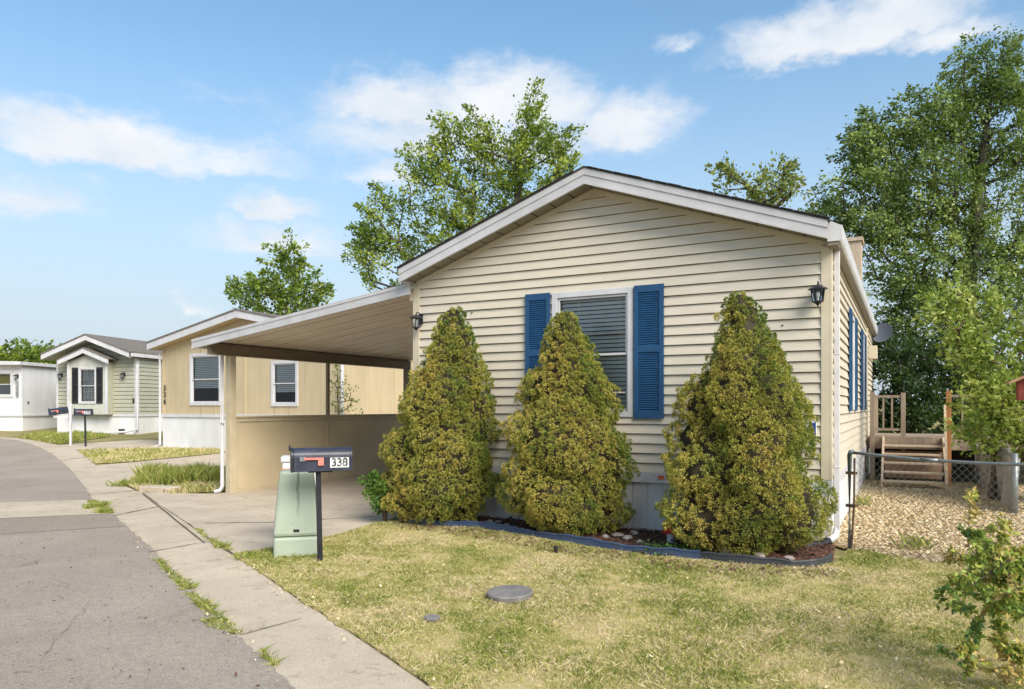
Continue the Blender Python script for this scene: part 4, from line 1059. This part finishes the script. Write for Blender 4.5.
# vine plant against the ochre home
Y = 20.2; b = (px2x(341, Y), gz(Y))
env = [E(338, 380, 8, 14, Y, 1, .6, b), E(343, 398, 12, 14, Y, 1.4, .6, b), E(352, 408, 10, 10, Y, .5, .6, b), E(334, 412, 6, 8, Y, .5, .6, b)]
grow_tree('spindly green shrub growing against the ochre home corner', (*b[:1], Y, b[1]), env, [(0, 0, 0), (-.03, 0, .8), (-.1, 0, 1.9)], .02, M['olive_leaf'], 26, 22, .17, .07, 'shrub', cat='shrub', bark='twig', tint=(.25, .15))

# fern-leaved bright sumac: arching compound fronds
def sumac(label, base, stems, nfr, flen, seed):
    t = empty('sumac', base, 0, label, 'shrub', None)
    r = np.random.default_rng(seed); m = MB(); V = []; T = []
    for (dx, dy, h) in stems:
        pts = [np.array([dx * k * k * .8 / 36 * 1.0, dy * k * k / 36 * .8, h * k / 6]) + r.normal(0, .02, 3) for k in range(7)]
        m.tube(pts, [.03 - .0035 * k for k in range(7)], 6, False)
        for _ in range(nfr):
            f = r.uniform(.34, 1); i = min(5, int(f * 6)); p = pts[i] + (pts[i + 1] - pts[i]) * (f * 6 - i)
            az = r.uniform(0, 2 * pi); el = r.uniform(.1, 1.25); Lf = flen * r.uniform(.6, 1.15)
            d = np.array([cos(az) * cos(el), sin(az) * cos(el), sin(el)]); sd = np.cross(d, [0, 0, 1.]); sd /= np.linalg.norm(sd)
            ft_ = r.normal(.52, .27); fr = []
            for k in range(14):
                s = k / 13; q = p + d * Lf * s + np.array([0, 0, -Lf * .40 * s * s]); fr.append(q)
            m.tube(fr[::2], .004, 3, False)
            for k in range(2, 14):
                q = fr[k]; ll = Lf * .29 * sin(pi * (.2 + .75 * k / 14))
                for s_ in (-1, 1):
                    dd = sd * s_ + d * .45 + r.normal(0, .15, 3) + np.array([0, 0, -.25]); dd /= np.linalg.norm(dd)
                    w = np.cross(dd, r.normal(0, .7, 3) + np.array([.25, -.8, .5])); w = w / (np.linalg.norm(w) + 1e-6) * ll * .21
                    V.append([q, q + dd * ll * .4 + w, q + dd * ll, q + dd * ll * .4 - w]); T.append(ft_ + r.normal(0, .1))
    m.build('stem', M['twig'], t); mesh_np('foliage', np.array(V), 4, M['sumac'], np.clip(T, 0, 1), t)
    return t
Y = 12.4; b = (px2x(992, Y), gz(Y))
env = [E(952, 312, 9, 22, Y, .7, .8, b), E(975, 300, 10, 22, Y, .8, .8, b), E(1002, 315, 12, 26, Y, 1, .8, b), E(1030, 330, 16, 40, Y, 1.2, .8, b), E(978, 350, 20, 30, Y, 1.6, .8, b), E(1000, 365, 28, 34, Y, 2.2, .8, b),
       E(986, 400, 25, 26, Y, 1.8, .8, b), E(964, 430, 13, 12, Y, .6, .8, b), E(1010, 415, 30, 30, Y, 2.2, .8, b), E(1045, 400, 30, 50, Y, 2, .8, b), E(990, 440, 30, 12, Y, 1, .8, b)]
grow_tree('bright green feathery sumac shrub growing over the tarp fence', (*b[:1], Y, b[1]), env, [(0, 0, 0), (.05, 0, .6), (0, 0, 1.3), (.1, 0, 2.2)], .05, M['sumac'], 200, 62, .25, .085, 'sumac', cat='shrub', spire=.45, droop=.3, bark='twig', tint=(.46, .25))
sumac('lower bright green sumac clump leaning over the fence at the picture edge', (9.0, 11.9, 0), [(.1, -.2, 1.7), (-.4, -.3, 1.3), (.5, -.2, 1.9), (.2, .3, 2.2), (-.7, .2, 1.1), (.7, .1, 1.4)], 30, .55, 9)

# conical spruce-like shrubs
def cone_shrub(label, loc, H, R, seed, lean=0., notch=None, tb=0., sy=1.0):
    t = empty('conical_shrub', loc, 0, label, 'shrub', 'conical evergreens along the gable wall')
    r = np.random.default_rng(seed)
    pt = np.array([0, .07, .17, .28, .42, .6, .75, .83, .9, .96, 1.0]); pr = np.array([.56, .86, 1.0, .97, .87, .67, .475, .35, .225, .12, .03])
    ph = r.uniform(0, 2 * pi, 8)
    def rad(tt, th):
        k = 1 + .055 * np.sin(3 * th + ph[0] + 3 * tt) + .05 * np.sin(5 * th + ph[1] - 7 * tt) + .05 * np.sin(2 * th + 13 * tt + ph[2]) + .035 * np.sin(9 * th + 17 * tt + ph[3])
        q = np.interp(tt, pt, pr) * R * k
        tt_, th_ = np.atleast_1d(tt), np.atleast_1d(th)
        if not hasattr(rad, 'lobes'):
            rad.lobes = [(a_, b_, c_) for a_, b_, c_ in zip(r.uniform(0, 1, 64) ** 1.15, r.uniform(0, 2 * pi, 64), r.uniform(.13, .24, 64))]
        best = np.zeros(np.broadcast(tt_, th_).shape)
        for (a_, b_, c_) in rad.lobes:
            da = np.angle(np.exp(1j * (th_ - b_))) * np.maximum(.25, np.interp(tt_, pt, pr)) * R; dz = (tt_ - a_) * H
            best = np.maximum(best, np.sqrt(np.maximum(0, 1 - (da ** 2 + 1.7 * dz ** 2) / (c_ * 1.55) ** 2)))
        best = best.reshape(np.shape(q)) if np.shape(q) == () else best
        q = q * .90 + (.25 * best - .08) * (.35 + .65 * np.interp(tt, pt, pr)) * R / .8
        if notch is not None:
            nt_, nth, nw = notch; dth = np.angle(np.exp(1j * (th - nth)))
            q = q * (1 - .55 * np.exp(-((tt - nt_) / .05) ** 2 - (dth / nw) ** 2))
        return q
    # dense twig core
    m = MB(); nr, nz = 36, 26; v = []
    for j in range(nz + 1):
        for i in range(nr):
            th = 2 * pi * i / nr; tt = .07 + .90 * j / nz; q = max(.01, float(np.ravel(rad(np.array(tt), np.array(th)))[0]) * .86 - .03)
            v.append((q * cos(th) + lean * tt, q * sin(th) * sy, H * tt))
    m.add(v, [[j * nr + i, j * nr + (i + 1) % nr, (j + 1) * nr + (i + 1) % nr, (j + 1) * nr + i] for j in range(nz) for i in range(nr)])
    m.build('twig_core', M['core'], t, smooth=True)
    m = MB(); m.tube([(0, 0, -.05), (0, 0, .3)], [.06, .05], 8); 
    for k in range(46):
        a = r.uniform(0, 2 * pi); q = r.uniform(.45, .85) * R; m.tube([(0, 0, .02), (.4 * q * cos(a), .4 * q * sin(a) * sy, r.uniform(.05, .16)), (q * cos(a), q * sin(a) * sy, r.uniform(.12, .42))], [.022, .013, .005], 4, False)
    m.build('trunk', M['twig'], t)
    # tufts: clumps on the skin, each a fan of short sprays
    pool = 9000; a = r.uniform(0, 1, pool * 2); a = a[r.uniform(0, 1.05, pool * 2) < np.interp(a, pt, pr)][:pool]
    th0 = r.uniform(0, 2 * pi, len(a)); q0 = rad(a, th0)
    C0 = np.stack([q0 * np.cos(th0) + lean * a, q0 * np.sin(th0) * sy, H * (.02 + .955 * a)], 1)
    size = r.uniform(.036, .075, len(a)) * (1 - .30 * a); keep = []
    for i in range(len(a)):
        if keep:
            kk = np.array(keep); dd = np.sum((C0[kk] - C0[i]) ** 2, 1)
            if np.any(dd < ((size[kk] + size[i]) * .63) ** 2): continue
        keep.append(i)
    keep = np.array(keep); tt = a[keep]; th = th0[keep]; c0 = C0[keep]; cl = size[keep]; nc = len(keep)
    nx = np.stack([np.cos(th), np.sin(th) * sy, np.full(nc, .25)], 1); nx /= np.linalg.norm(nx, axis=1, keepdims=True)
    c0 = c0 + nx * (r.uniform(-.05, .04, nc))[:, None]
    ns = 105; ci = np.repeat(np.arange(nc), ns); n = nc * ns
    sp = r.normal(0, 1, (n, 3)) + nx[ci] * .7; sp /= np.linalg.norm(sp, axis=1, keepdims=True)
    p = c0[ci] + sp * (cl[ci] * r.uniform(.35, .85, n))[:, None]
    d = sp * .8 + r.normal(0, .35, (n, 3)) + np.array([0, 0, .25])
    ln = r.uniform(.017, .033, n)
    V = leaves(p, d, ln, ln * .36)
    # colour patches: yellower low and to the left, greener near the top right
    side = np.cos(th - .5)
    ct = .55 - .18 * side + tb - .22 * np.maximum(0, tt - .72) / .28 + r.normal(0, .13, nc) + .12 * np.sin(4 * th + 9 * tt + ph[4]) + .08 * np.sin(11 * tt - 3 * th + ph[5])
    tc = np.clip(ct[ci] + r.normal(0, .09, n), 0, 1)
    mesh_np('foliage', V, 4, M['conifer'], tc, t)
    return t
GR = .03
def wp(px, Yd): return ((px - 512) / F * Yd, Yd)
p = wp(437, 10.05); cone_shrub('conical yellow-green evergreen shrub beside the carport opening', (p[0], p[1], GR), 2.98, .77, 21, .22, None, .02, .8)
p = wp(568, 9.15); cone_shrub('conical yellow-green evergreen shrub standing before the window', (p[0], p[1], GR), 2.82, .78, 22, -.02, None, .06, .8)
p = wp(748, 7.98); cone_shrub('widest conical evergreen shrub, by the house corner lantern', (p[0], p[1], GR), 2.86, .81, 23, -.10, (.44, -2.25, .35), .0, .8)
# green side shoot by the carport
p = wp(378, 10.0)
env = [(0, 0, .42, .14, .14, .18, 1), (-.05, 0, .55, .1, .1, .12, .6), (.1, 0, .3, .12, .12, .15, .6)]
grow_tree('small bright green sapling at the driveway edge beside the first shrub', (p[0], p[1], .03), env, [(.1, 0, 0), (.06, 0, .2), (0, 0, .45)], .015, leaf_mat('fresh_shoots', [(0, (.05, .12, .02)), (1, (.17, .27, .05))]), 26, 60, .11, .06, 'sapling', cat='sapling', bark='twig')

# foreground shrub reaching in from the right
def reaching_shrub(label, base, branches, seed, lf=.037, per=24):
    t = empty('leafy_shrub', base, 0, label, 'shrub'); r = np.random.default_rng(seed)
    m = MB(); C = []; D = []; T = []
    def sub(p0, p1, rad, depth, tt):
        k = 8; mid = r.normal(0, .03, 3); pts = [p0 + (p1 - p0) * s + np.array([0, 0, .04 * np.linalg.norm(p1 - p0) * (s - s * s) * 2]) + mid * sin(pi * s) for s in np.linspace(0, 1, k)]
        m.tube(pts, list(np.linspace(rad, rad * .35, k)), 5, False)
        for i in range(1, k):
            seg = pts[i] - pts[i - 1]
            for _ in range(per // 8 + 1):
                q = pts[i - 1] + seg * r.uniform(); dv = seg / np.linalg.norm(seg) * .4 + r.normal(0, .6, 3) + np.array([0, 0, -.1]); C.append(q); D.append(dv); T.append(tt + .32 + r.normal(0, .18))
            if depth < 2 and r.uniform() < .75 and i > 1:
                dv = seg / np.linalg.norm(seg) + r.normal(0, .55, 3); ll = np.linalg.norm(p1 - p0) * r.uniform(.25, .45)
                sub(pts[i], pts[i] + dv / np.linalg.norm(dv) * ll, rad * .5, depth + 1, tt + r.normal(0, .12))
    for (a, b, tt) in branches: sub(np.array(a, float), np.array(b, float), .0065, 0, tt)
    m.build('branch', M['twig'], t)
    C = np.array(C); D = np.array(D); l = lf * r.uniform(.6, 1.3, len(C))
    mesh_np('foliage', leaves(C, D, l, l * .5), 4, M['twigleaf'], np.clip(T, 0, 1), t)
    return t
def wq(px, py, Yd, b): return ((px - 512) / F * Yd - b[0], Yd - b[1], (HZ - py) / F * Yd + CH)
b = (3.15, 4.05)
reaching_shrub('arching shrub with small green and yellow leaves overhanging the lawn edge', (b[0], b[1], 0), [
    ((0, 0, 0), wq(1000, 560, 4.0, b), .3), (wq(1010, 560, 4.0, b), wq(942, 612, 4.0, b), .12), (wq(1020, 590, 4.05, b), wq(965, 640, 3.9, b), .12),
    ((0, .02, .05), wq(968, 545, 4.5, b), .75), (wq(1020, 570, 4.3, b), wq(985, 545, 4.4, b), .35), ((0, 0, .1), wq(1015, 550, 4.3, b), .55), ((.02, -.02, .03), wq(990, 660, 3.9, b), .6),
    (wq(1030, 620, 4.0, b), wq(1000, 600, 3.8, b), .3), (wq(1040, 600, 4.0, b), wq(1005, 575, 4.1, b), .2), (wq(1040, 660, 3.9, b), wq(1000, 640, 4.0, b), .5), (wq(1040, 545, 4.3, b), wq(978, 560, 4.5, b), .6), (wq(1040, 540, 4.1, b), wq(985, 580, 4.2, b), .3)], 5)

# ------------------------------------------------------------------ grasses and chips (nobody could count them)
def inside(poly, x, y):
    c = np.zeros(len(x), bool); n = len(poly); j = n - 1
    for i in range(n):
        xi, yi = poly[i]; xj, yj = poly[j]
        hit = ((yi > y) != (yj > y)) & (x < (xj - xi) * (y - yi) / (yj - yi + 1e-12) + xi)
        c ^= hit; j = i
    return c
def vnoise(x, y, s, seed=0):
    r = np.random.default_rng(seed).uniform(0, 1, (64, 64)); X = x * s; Yy = y * s
    i = np.floor(X).astype(int); j = np.floor(Yy).astype(int); fx = X - i; fy = Yy - j; fx = fx * fx * (3 - 2 * fx); fy = fy * fy * (3 - 2 * fy)
    g = lambda a, b_: r[a % 64, b_ % 64]
    return (g(i, j) * (1 - fx) + g(i + 1, j) * fx) * (1 - fy) + (g(i, j + 1) * (1 - fx) + g(i + 1, j + 1) * fx) * fy
def scatter(poly, dens, ymax=None):
    xs = [p[0] for p in poly]; ys = [p[1] for p in poly]; a = (max(xs) - min(xs)) * (max(ys) - min(ys))
    n = int(a * dens); x = RNG.uniform(min(xs), max(xs), n); y = RNG.uniform(min(ys), max(ys), n)
    k = inside(poly, x, y); return x[k], y[k]
GZ = np.vectorize(gz)
def grass(name, poly, dens, h, w, mat, lean=.7, z0=.03, thin=0., clip=None, floor=.30):
    x, y = scatter(poly, dens)
    if clip is not None: k = clip(x, y); x, y = x[k], y[k]
    nz = vnoise(x, y, 2.2, 1) * .6 + vnoise(x, y, 7, 2) * .4
    k = RNG.uniform(0, 1, len(x)) < np.clip((nz - thin) * 2.2 + .25, floor, 1); x, y, nz = x[k], y[k], nz[k]
    n = len(x); hh = h * (.45 + 1.1 * nz) * RNG.uniform(.5, 1.3, n); az = RNG.uniform(0, 2 * pi, n); ln = np.abs(RNG.normal(0, lean, n)) * hh
    a2 = RNG.uniform(0, 2 * pi, n); ww = w * RNG.uniform(.6, 1.3, n) / 2
    z = GZ(y) + z0
    b0 = np.stack([x - np.cos(a2) * ww, y - np.sin(a2) * ww, z], 1); b1 = np.stack([x + np.cos(a2) * ww, y + np.sin(a2) * ww, z], 1)
    mx, my, mz = x + np.cos(az) * ln * .4, y + np.sin(az) * ln * .4, z + hh * .6
    m1 = np.stack([mx + np.cos(a2) * ww * .7, my + np.sin(a2) * ww * .7, mz], 1)
    tp = np.stack([x + np.cos(az) * ln, y + np.sin(az) * ln, z + hh], 1)
    o = mesh_np(name, np.stack([b0, b1, m1, tp], 1), 4, mat, RNG.uniform(0, 1, n)); o['kind'] = 'stuff'; return o
def grit():
    x, y = scatter(rough(asp + [(-12, asp[-1][1]), (-12, 3.5)], 0), 16); k = fr(x, y); return x[k], y[k]
def chips(name, poly, dens, size, mat, z0, tlo=0., thi=1.):
    x, y = scatter(poly, dens); n = len(x); c = np.stack([x, y, GZ(y) + z0 + RNG.uniform(0, .03, n)], 1)
    az = RNG.uniform(0, 2 * pi, n); el = RNG.normal(0, .35, n)
    a = np.stack([np.cos(az) * np.cos(el), np.sin(az) * np.cos(el), np.sin(el)], 1); s = np.stack([-np.sin(az), np.cos(az), RNG.normal(0, .35, n)], 1)
    l = (size * RNG.uniform(.5, 1.4, n))[:, None]; w = l * RNG.uniform(.25, .6, n)[:, None]
    o = mesh_np(name, np.stack([c - a * l - s * w, c + a * l - s * w * .8, c + a * l * .9 + s * w, c - a * l * .95 + s * w * .9], 1), 4, mat, RNG.uniform(tlo, thi, n)); o['kind'] = 'stuff'; return o
fr = lambda x, y: (np.abs(x) < y * .74 + .3) & (y > 3.6)
grass('lawn_grass', lawn_poly, 10500, .023, .0042, M['blade'], 1.0, .03, .15, fr)
grass('lawn_tufts', lawn_poly, 5200, .034, .0045, M['blade'], .8, .03, .66, fr, 0.)
chips('dry_litter', lawn_poly, 16, .011, M['chip'], .042)
grass('verge_grass', P([(141, 493), (126, 486), (139, 480), (222, 476.5), (232, 480), (230, 491.5), (172, 495)]), 1500, .10, .013, M['blade'], .6, .02)
grass('tall_grass', P([(137, 488), (150, 480), (222, 477), (230, 482), (222, 487), (165, 489)]), 2600, .27, .009, M['tallgrass'], .32, .02)
grass('side_grass', P([(95, 464.5), (78, 451.5), (140, 449.5), (222, 450), (222, 453.5), (130, 462.5)]), 600, .08, .02, M['blade'], .6, .02)
grass('far_grass', P([(50, 443.6), (18, 438.3), (40, 434), (90, 434.5), (112, 436.5), (60, 444.6)]), 420, .13, .025, M['tallgrass'], .5, .02)
weeds = []
def tuftpoly(px, py, rx, ry):
    a = at(px, py); q = (at(px + 10, py)[0] - a[0]) / 10
    return [(a[0] + rx * cos(k * pi / 4), a[1] + ry * sin(k * pi / 4)) for k in range(8)]
for (p0, p1, w_) in [((157, 562), (170, 575), .05), ((170, 574), (188, 592), .10), ((190, 596), (205, 610), .05), ((200, 606), (214, 619), .08), ((209, 621), (226, 632), .14), ((222, 629), (237, 637), .07), ((93, 502), (108, 515), .16), ((196, 530), (206, 539), .04), ((212, 542), (230, 553), .05), ((262, 654), (276, 670), .03)]:
    weeds.append(grass('weeds', strip(at(*p0), at(*p1), w_), 9000, .032, .006, M['tallgrass'], 1.2, .018))
for (px, py, rx, ry, h) in [(97, 508, .12, .3, .07), (104, 514, .14, .1, .06), (131, 487, .5, .12, .12), (222, 549, .09, .08, .05), (255, 560, .22, .14, .07), (284, 554, .28, .1, .06), (330, 552, .2, .1, .05), (300, 560, .25, .08, .05)]:
    weeds.append(grass('weeds', tuftpoly(px, py, rx, ry), 5200 if rx < .3 else 1500, h, .011, M['tallgrass'], .9, .022))
for (px, py) in ((915, 549), (922, 552), (908, 552), (866, 508), (868, 503)): grass('weeds', tuftpoly(px, py, .10, .1), 1200, .13, .011, M['tallgrass'], .6, .02)
ivy_c = np.array([(q[0] + RNG.normal(0, .07), q[1] + RNG.normal(0, .09), .05 + abs(RNG.normal(0, .03))) for q in [at(px, 556 - 0) for px in np.linspace(652, 700, 22)] for _ in range(40)])
o = mesh_np('ground_ivy', leaves(ivy_c, unit(len(ivy_c)) + np.array([0, 0, .4]), RNG.uniform(.025, .05, len(ivy_c)), RNG.uniform(.018, .032, len(ivy_c))), 4, M['clover'], RNG.uniform(0, 1, len(ivy_c))); o['kind'] = 'stuff'

chips('wood_chips', chip_poly, 2600, .017, M['chip'], .022)
chips('mulch_chips', bedline[::-1] + [Hh(-5.68, -.0), Hh(.06, -.0)], 900, .018, M['mulch'], .036)
lawn_litter = chips('dry_litter', [at(393, 523), at(480, 534), at(560, 548), at(700, 567), at(830, 573), at(840, 582), at(700, 578), at(560, 558), at(480, 543), at(393, 530)], 700, .014, M['mulch'], .04)

chips('road_grit', [p for p in spill] + [(-9, 20), (-7, 8), (-2.5, 3.6)], 22, .009, M['mulch'], .024)
chips('road_grit', strip(at(284, 689), at(128, 531), .16), 260, .008, M['chip'], .026)
chips('dry_litter', strip(at(378, 654), at(240, 562), .25), 170, .010, M['chip'], .026)
# ------------------------------------------------------------------ sky and light
SUN_DIR = Vector((.44, -.72, .68)).normalized()
sun_el = math.asin(SUN_DIR.z); sun_az = atan2(SUN_DIR.x, SUN_DIR.y)
w = bpy.data.worlds.new('World'); S.world = w; w.use_nodes = True; nt = w.node_tree; nt.nodes.clear()
sky = nt.nodes.new('ShaderNodeTexSky'); sky.sky_type = 'NISHITA'; sky.sun_disc = False
sky.sun_elevation = sun_el; sky.sun_rotation = sun_az; sky.air_density = 1.0; sky.dust_density = 1.2; sky.ozone_density = 1.3
tc = nt.nodes.new('ShaderNodeTexCoord').outputs['Generated']
sx = nt.nodes.new('ShaderNodeSeparateXYZ'); L(nt, tc, sx.inputs[0])
def math_(op, a, b=None, c=None):
    n = nt.nodes.new('ShaderNodeMath'); n.operation = op
    for i, v in enumerate((a, b, c)):
        if v is None: continue
        if hasattr(v, 'links'): L(nt, v, n.inputs[i])
        else: n.inputs[i].default_value = v
    return n.outputs[0]
az = math_('ARCTAN2', sx.outputs[0], sx.outputs[1]); el = math_('ARCSINE', sx.outputs[2])
n1 = noise(nt, tc, 5.0, 7, .6, (1, 1, 2.2), .3); n2 = noise(nt, tc, 14, 6, .6, (1, 1, 1.8))
azw = math_('MULTIPLY_ADD', math_('SUBTRACT', n1, .5), .14, az); elw = math_('MULTIPLY_ADD', math_('SUBTRACT', n2, .5), .075, el)
def cloud(px, py, rx, ry, amp, flat=2.2):
    a0 = atan2(px - 512, F); e0 = atan2(HZ - py, hypot(F, px - 512)); k = hypot(F, px - 512) / F
    dx = math_('DIVIDE', math_('SUBTRACT', azw, a0), rx / F / k)
    dy = math_('DIVIDE', math_('SUBTRACT', elw, e0), ry / F / k)
    dyn = math_('MULTIPLY', math_('MINIMUM', dy, 0), flat); dyp = math_('MAXIMUM', dy, 0); dy2 = math_('ADD', dyn, dyp)
    r2 = math_('ADD', math_('MULTIPLY', dx, dx), math_('MULTIPLY', dy2, dy2))
    return math_('MULTIPLY', math_('SUBTRACT', 1.0, math_('SQRT', r2)), amp)
CL = [(95, 148, 125, 42, 1.0), (30, 205, 80, 36, .5), (215, 160, 110, 26, .45), (400, 112, 95, 45, .9), (520, 110, 100, 50, 1.0), (620, 130, 75, 45, .85), (470, 145, 210, 50, .6), (270, 212, 50, 22, .75), (270, 245, 85, 26, .6), (390, 180, 70, 25, .5), (180, 305, 28, 12, .45), (790, 50, 95, 40, .8), (870, 30, 110, 50, 1.0), (960, 35, 70, 24, .7), (675, 40, 25, 14, .35), (230, 100, 40, 8, .1), (1250, 150, 200, 80, .9), (-250, 120, 220, 60, .9)]
den = None
for c in CL:
    v = cloud(*c); den = v if den is None else math_('MAXIMUM', den, v)
fine = noise(nt, tc, 26, 7, .62, (1, 1, 1.5), .2)
d2 = math_('ADD', den, math_('MULTIPLY', math_('SUBTRACT', fine, .5), .55))
mask = nt.nodes.new('ShaderNodeMapRange'); mask.interpolation_type = 'SMOOTHSTEP'; L(nt, d2, mask.inputs[0]); mask.inputs[1].default_value = -.08; mask.inputs[2].default_value = .62
veil = math_('MULTIPLY', mask.outputs[0], .97)
# pale haze towards the horizon and a saturated upper sky
hsv = N(nt, 'ShaderNodeHueSaturation', Saturation=1.15, Value=1.16, Hue=.488); L(nt, sky.outputs[0], hsv.inputs['Color'])
shade = ramp(nt, noise(nt, tc, 9, 5, .6, (1, 1, 2)), [(.3, (3.9, 4.2, 4.6)), (.65, (4.75, 4.85, 5.0))])
hz = nt.nodes.new('ShaderNodeMapRange'); hz.interpolation_type = 'SMOOTHSTEP'; L(nt, el, hz.inputs[0])
hz.inputs[1].default_value = .0; hz.inputs[2].default_value = .50; hz.inputs[3].default_value = .95; hz.inputs[4].default_value = .06
base = mixc(nt, hz.outputs[0], hsv.outputs[0], (3.0, 3.42, 3.85))
col = mixc(nt, veil, base, shade)
bg = N(nt, 'ShaderNodeBackground', Strength=.13); L(nt, col, bg.inputs[0])
wo = nt.nodes.new('ShaderNodeOutputWorld'); L(nt, bg.outputs[0], wo.inputs[0])

sl = bpy.data.lights.new('sun', 'SUN'); sl.energy = 3.25; sl.angle = radians(38); sl.color = (1, .95, .87)
so = bpy.data.objects.new('sun', sl); COL.objects.link(so); so.rotation_euler = (-SUN_DIR).to_track_quat('-Z', 'Y').to_euler()

S.view_settings.view_transform = 'Standard'; S.view_settings.look = 'None'; S.view_settings.exposure = .62; S.view_settings.gamma = 1.0
S.cycles.max_bounces = 6; S.cycles.transparent_max_bounces = 8; S.cycles.use_denoising = True
S.render.film_transparent = False
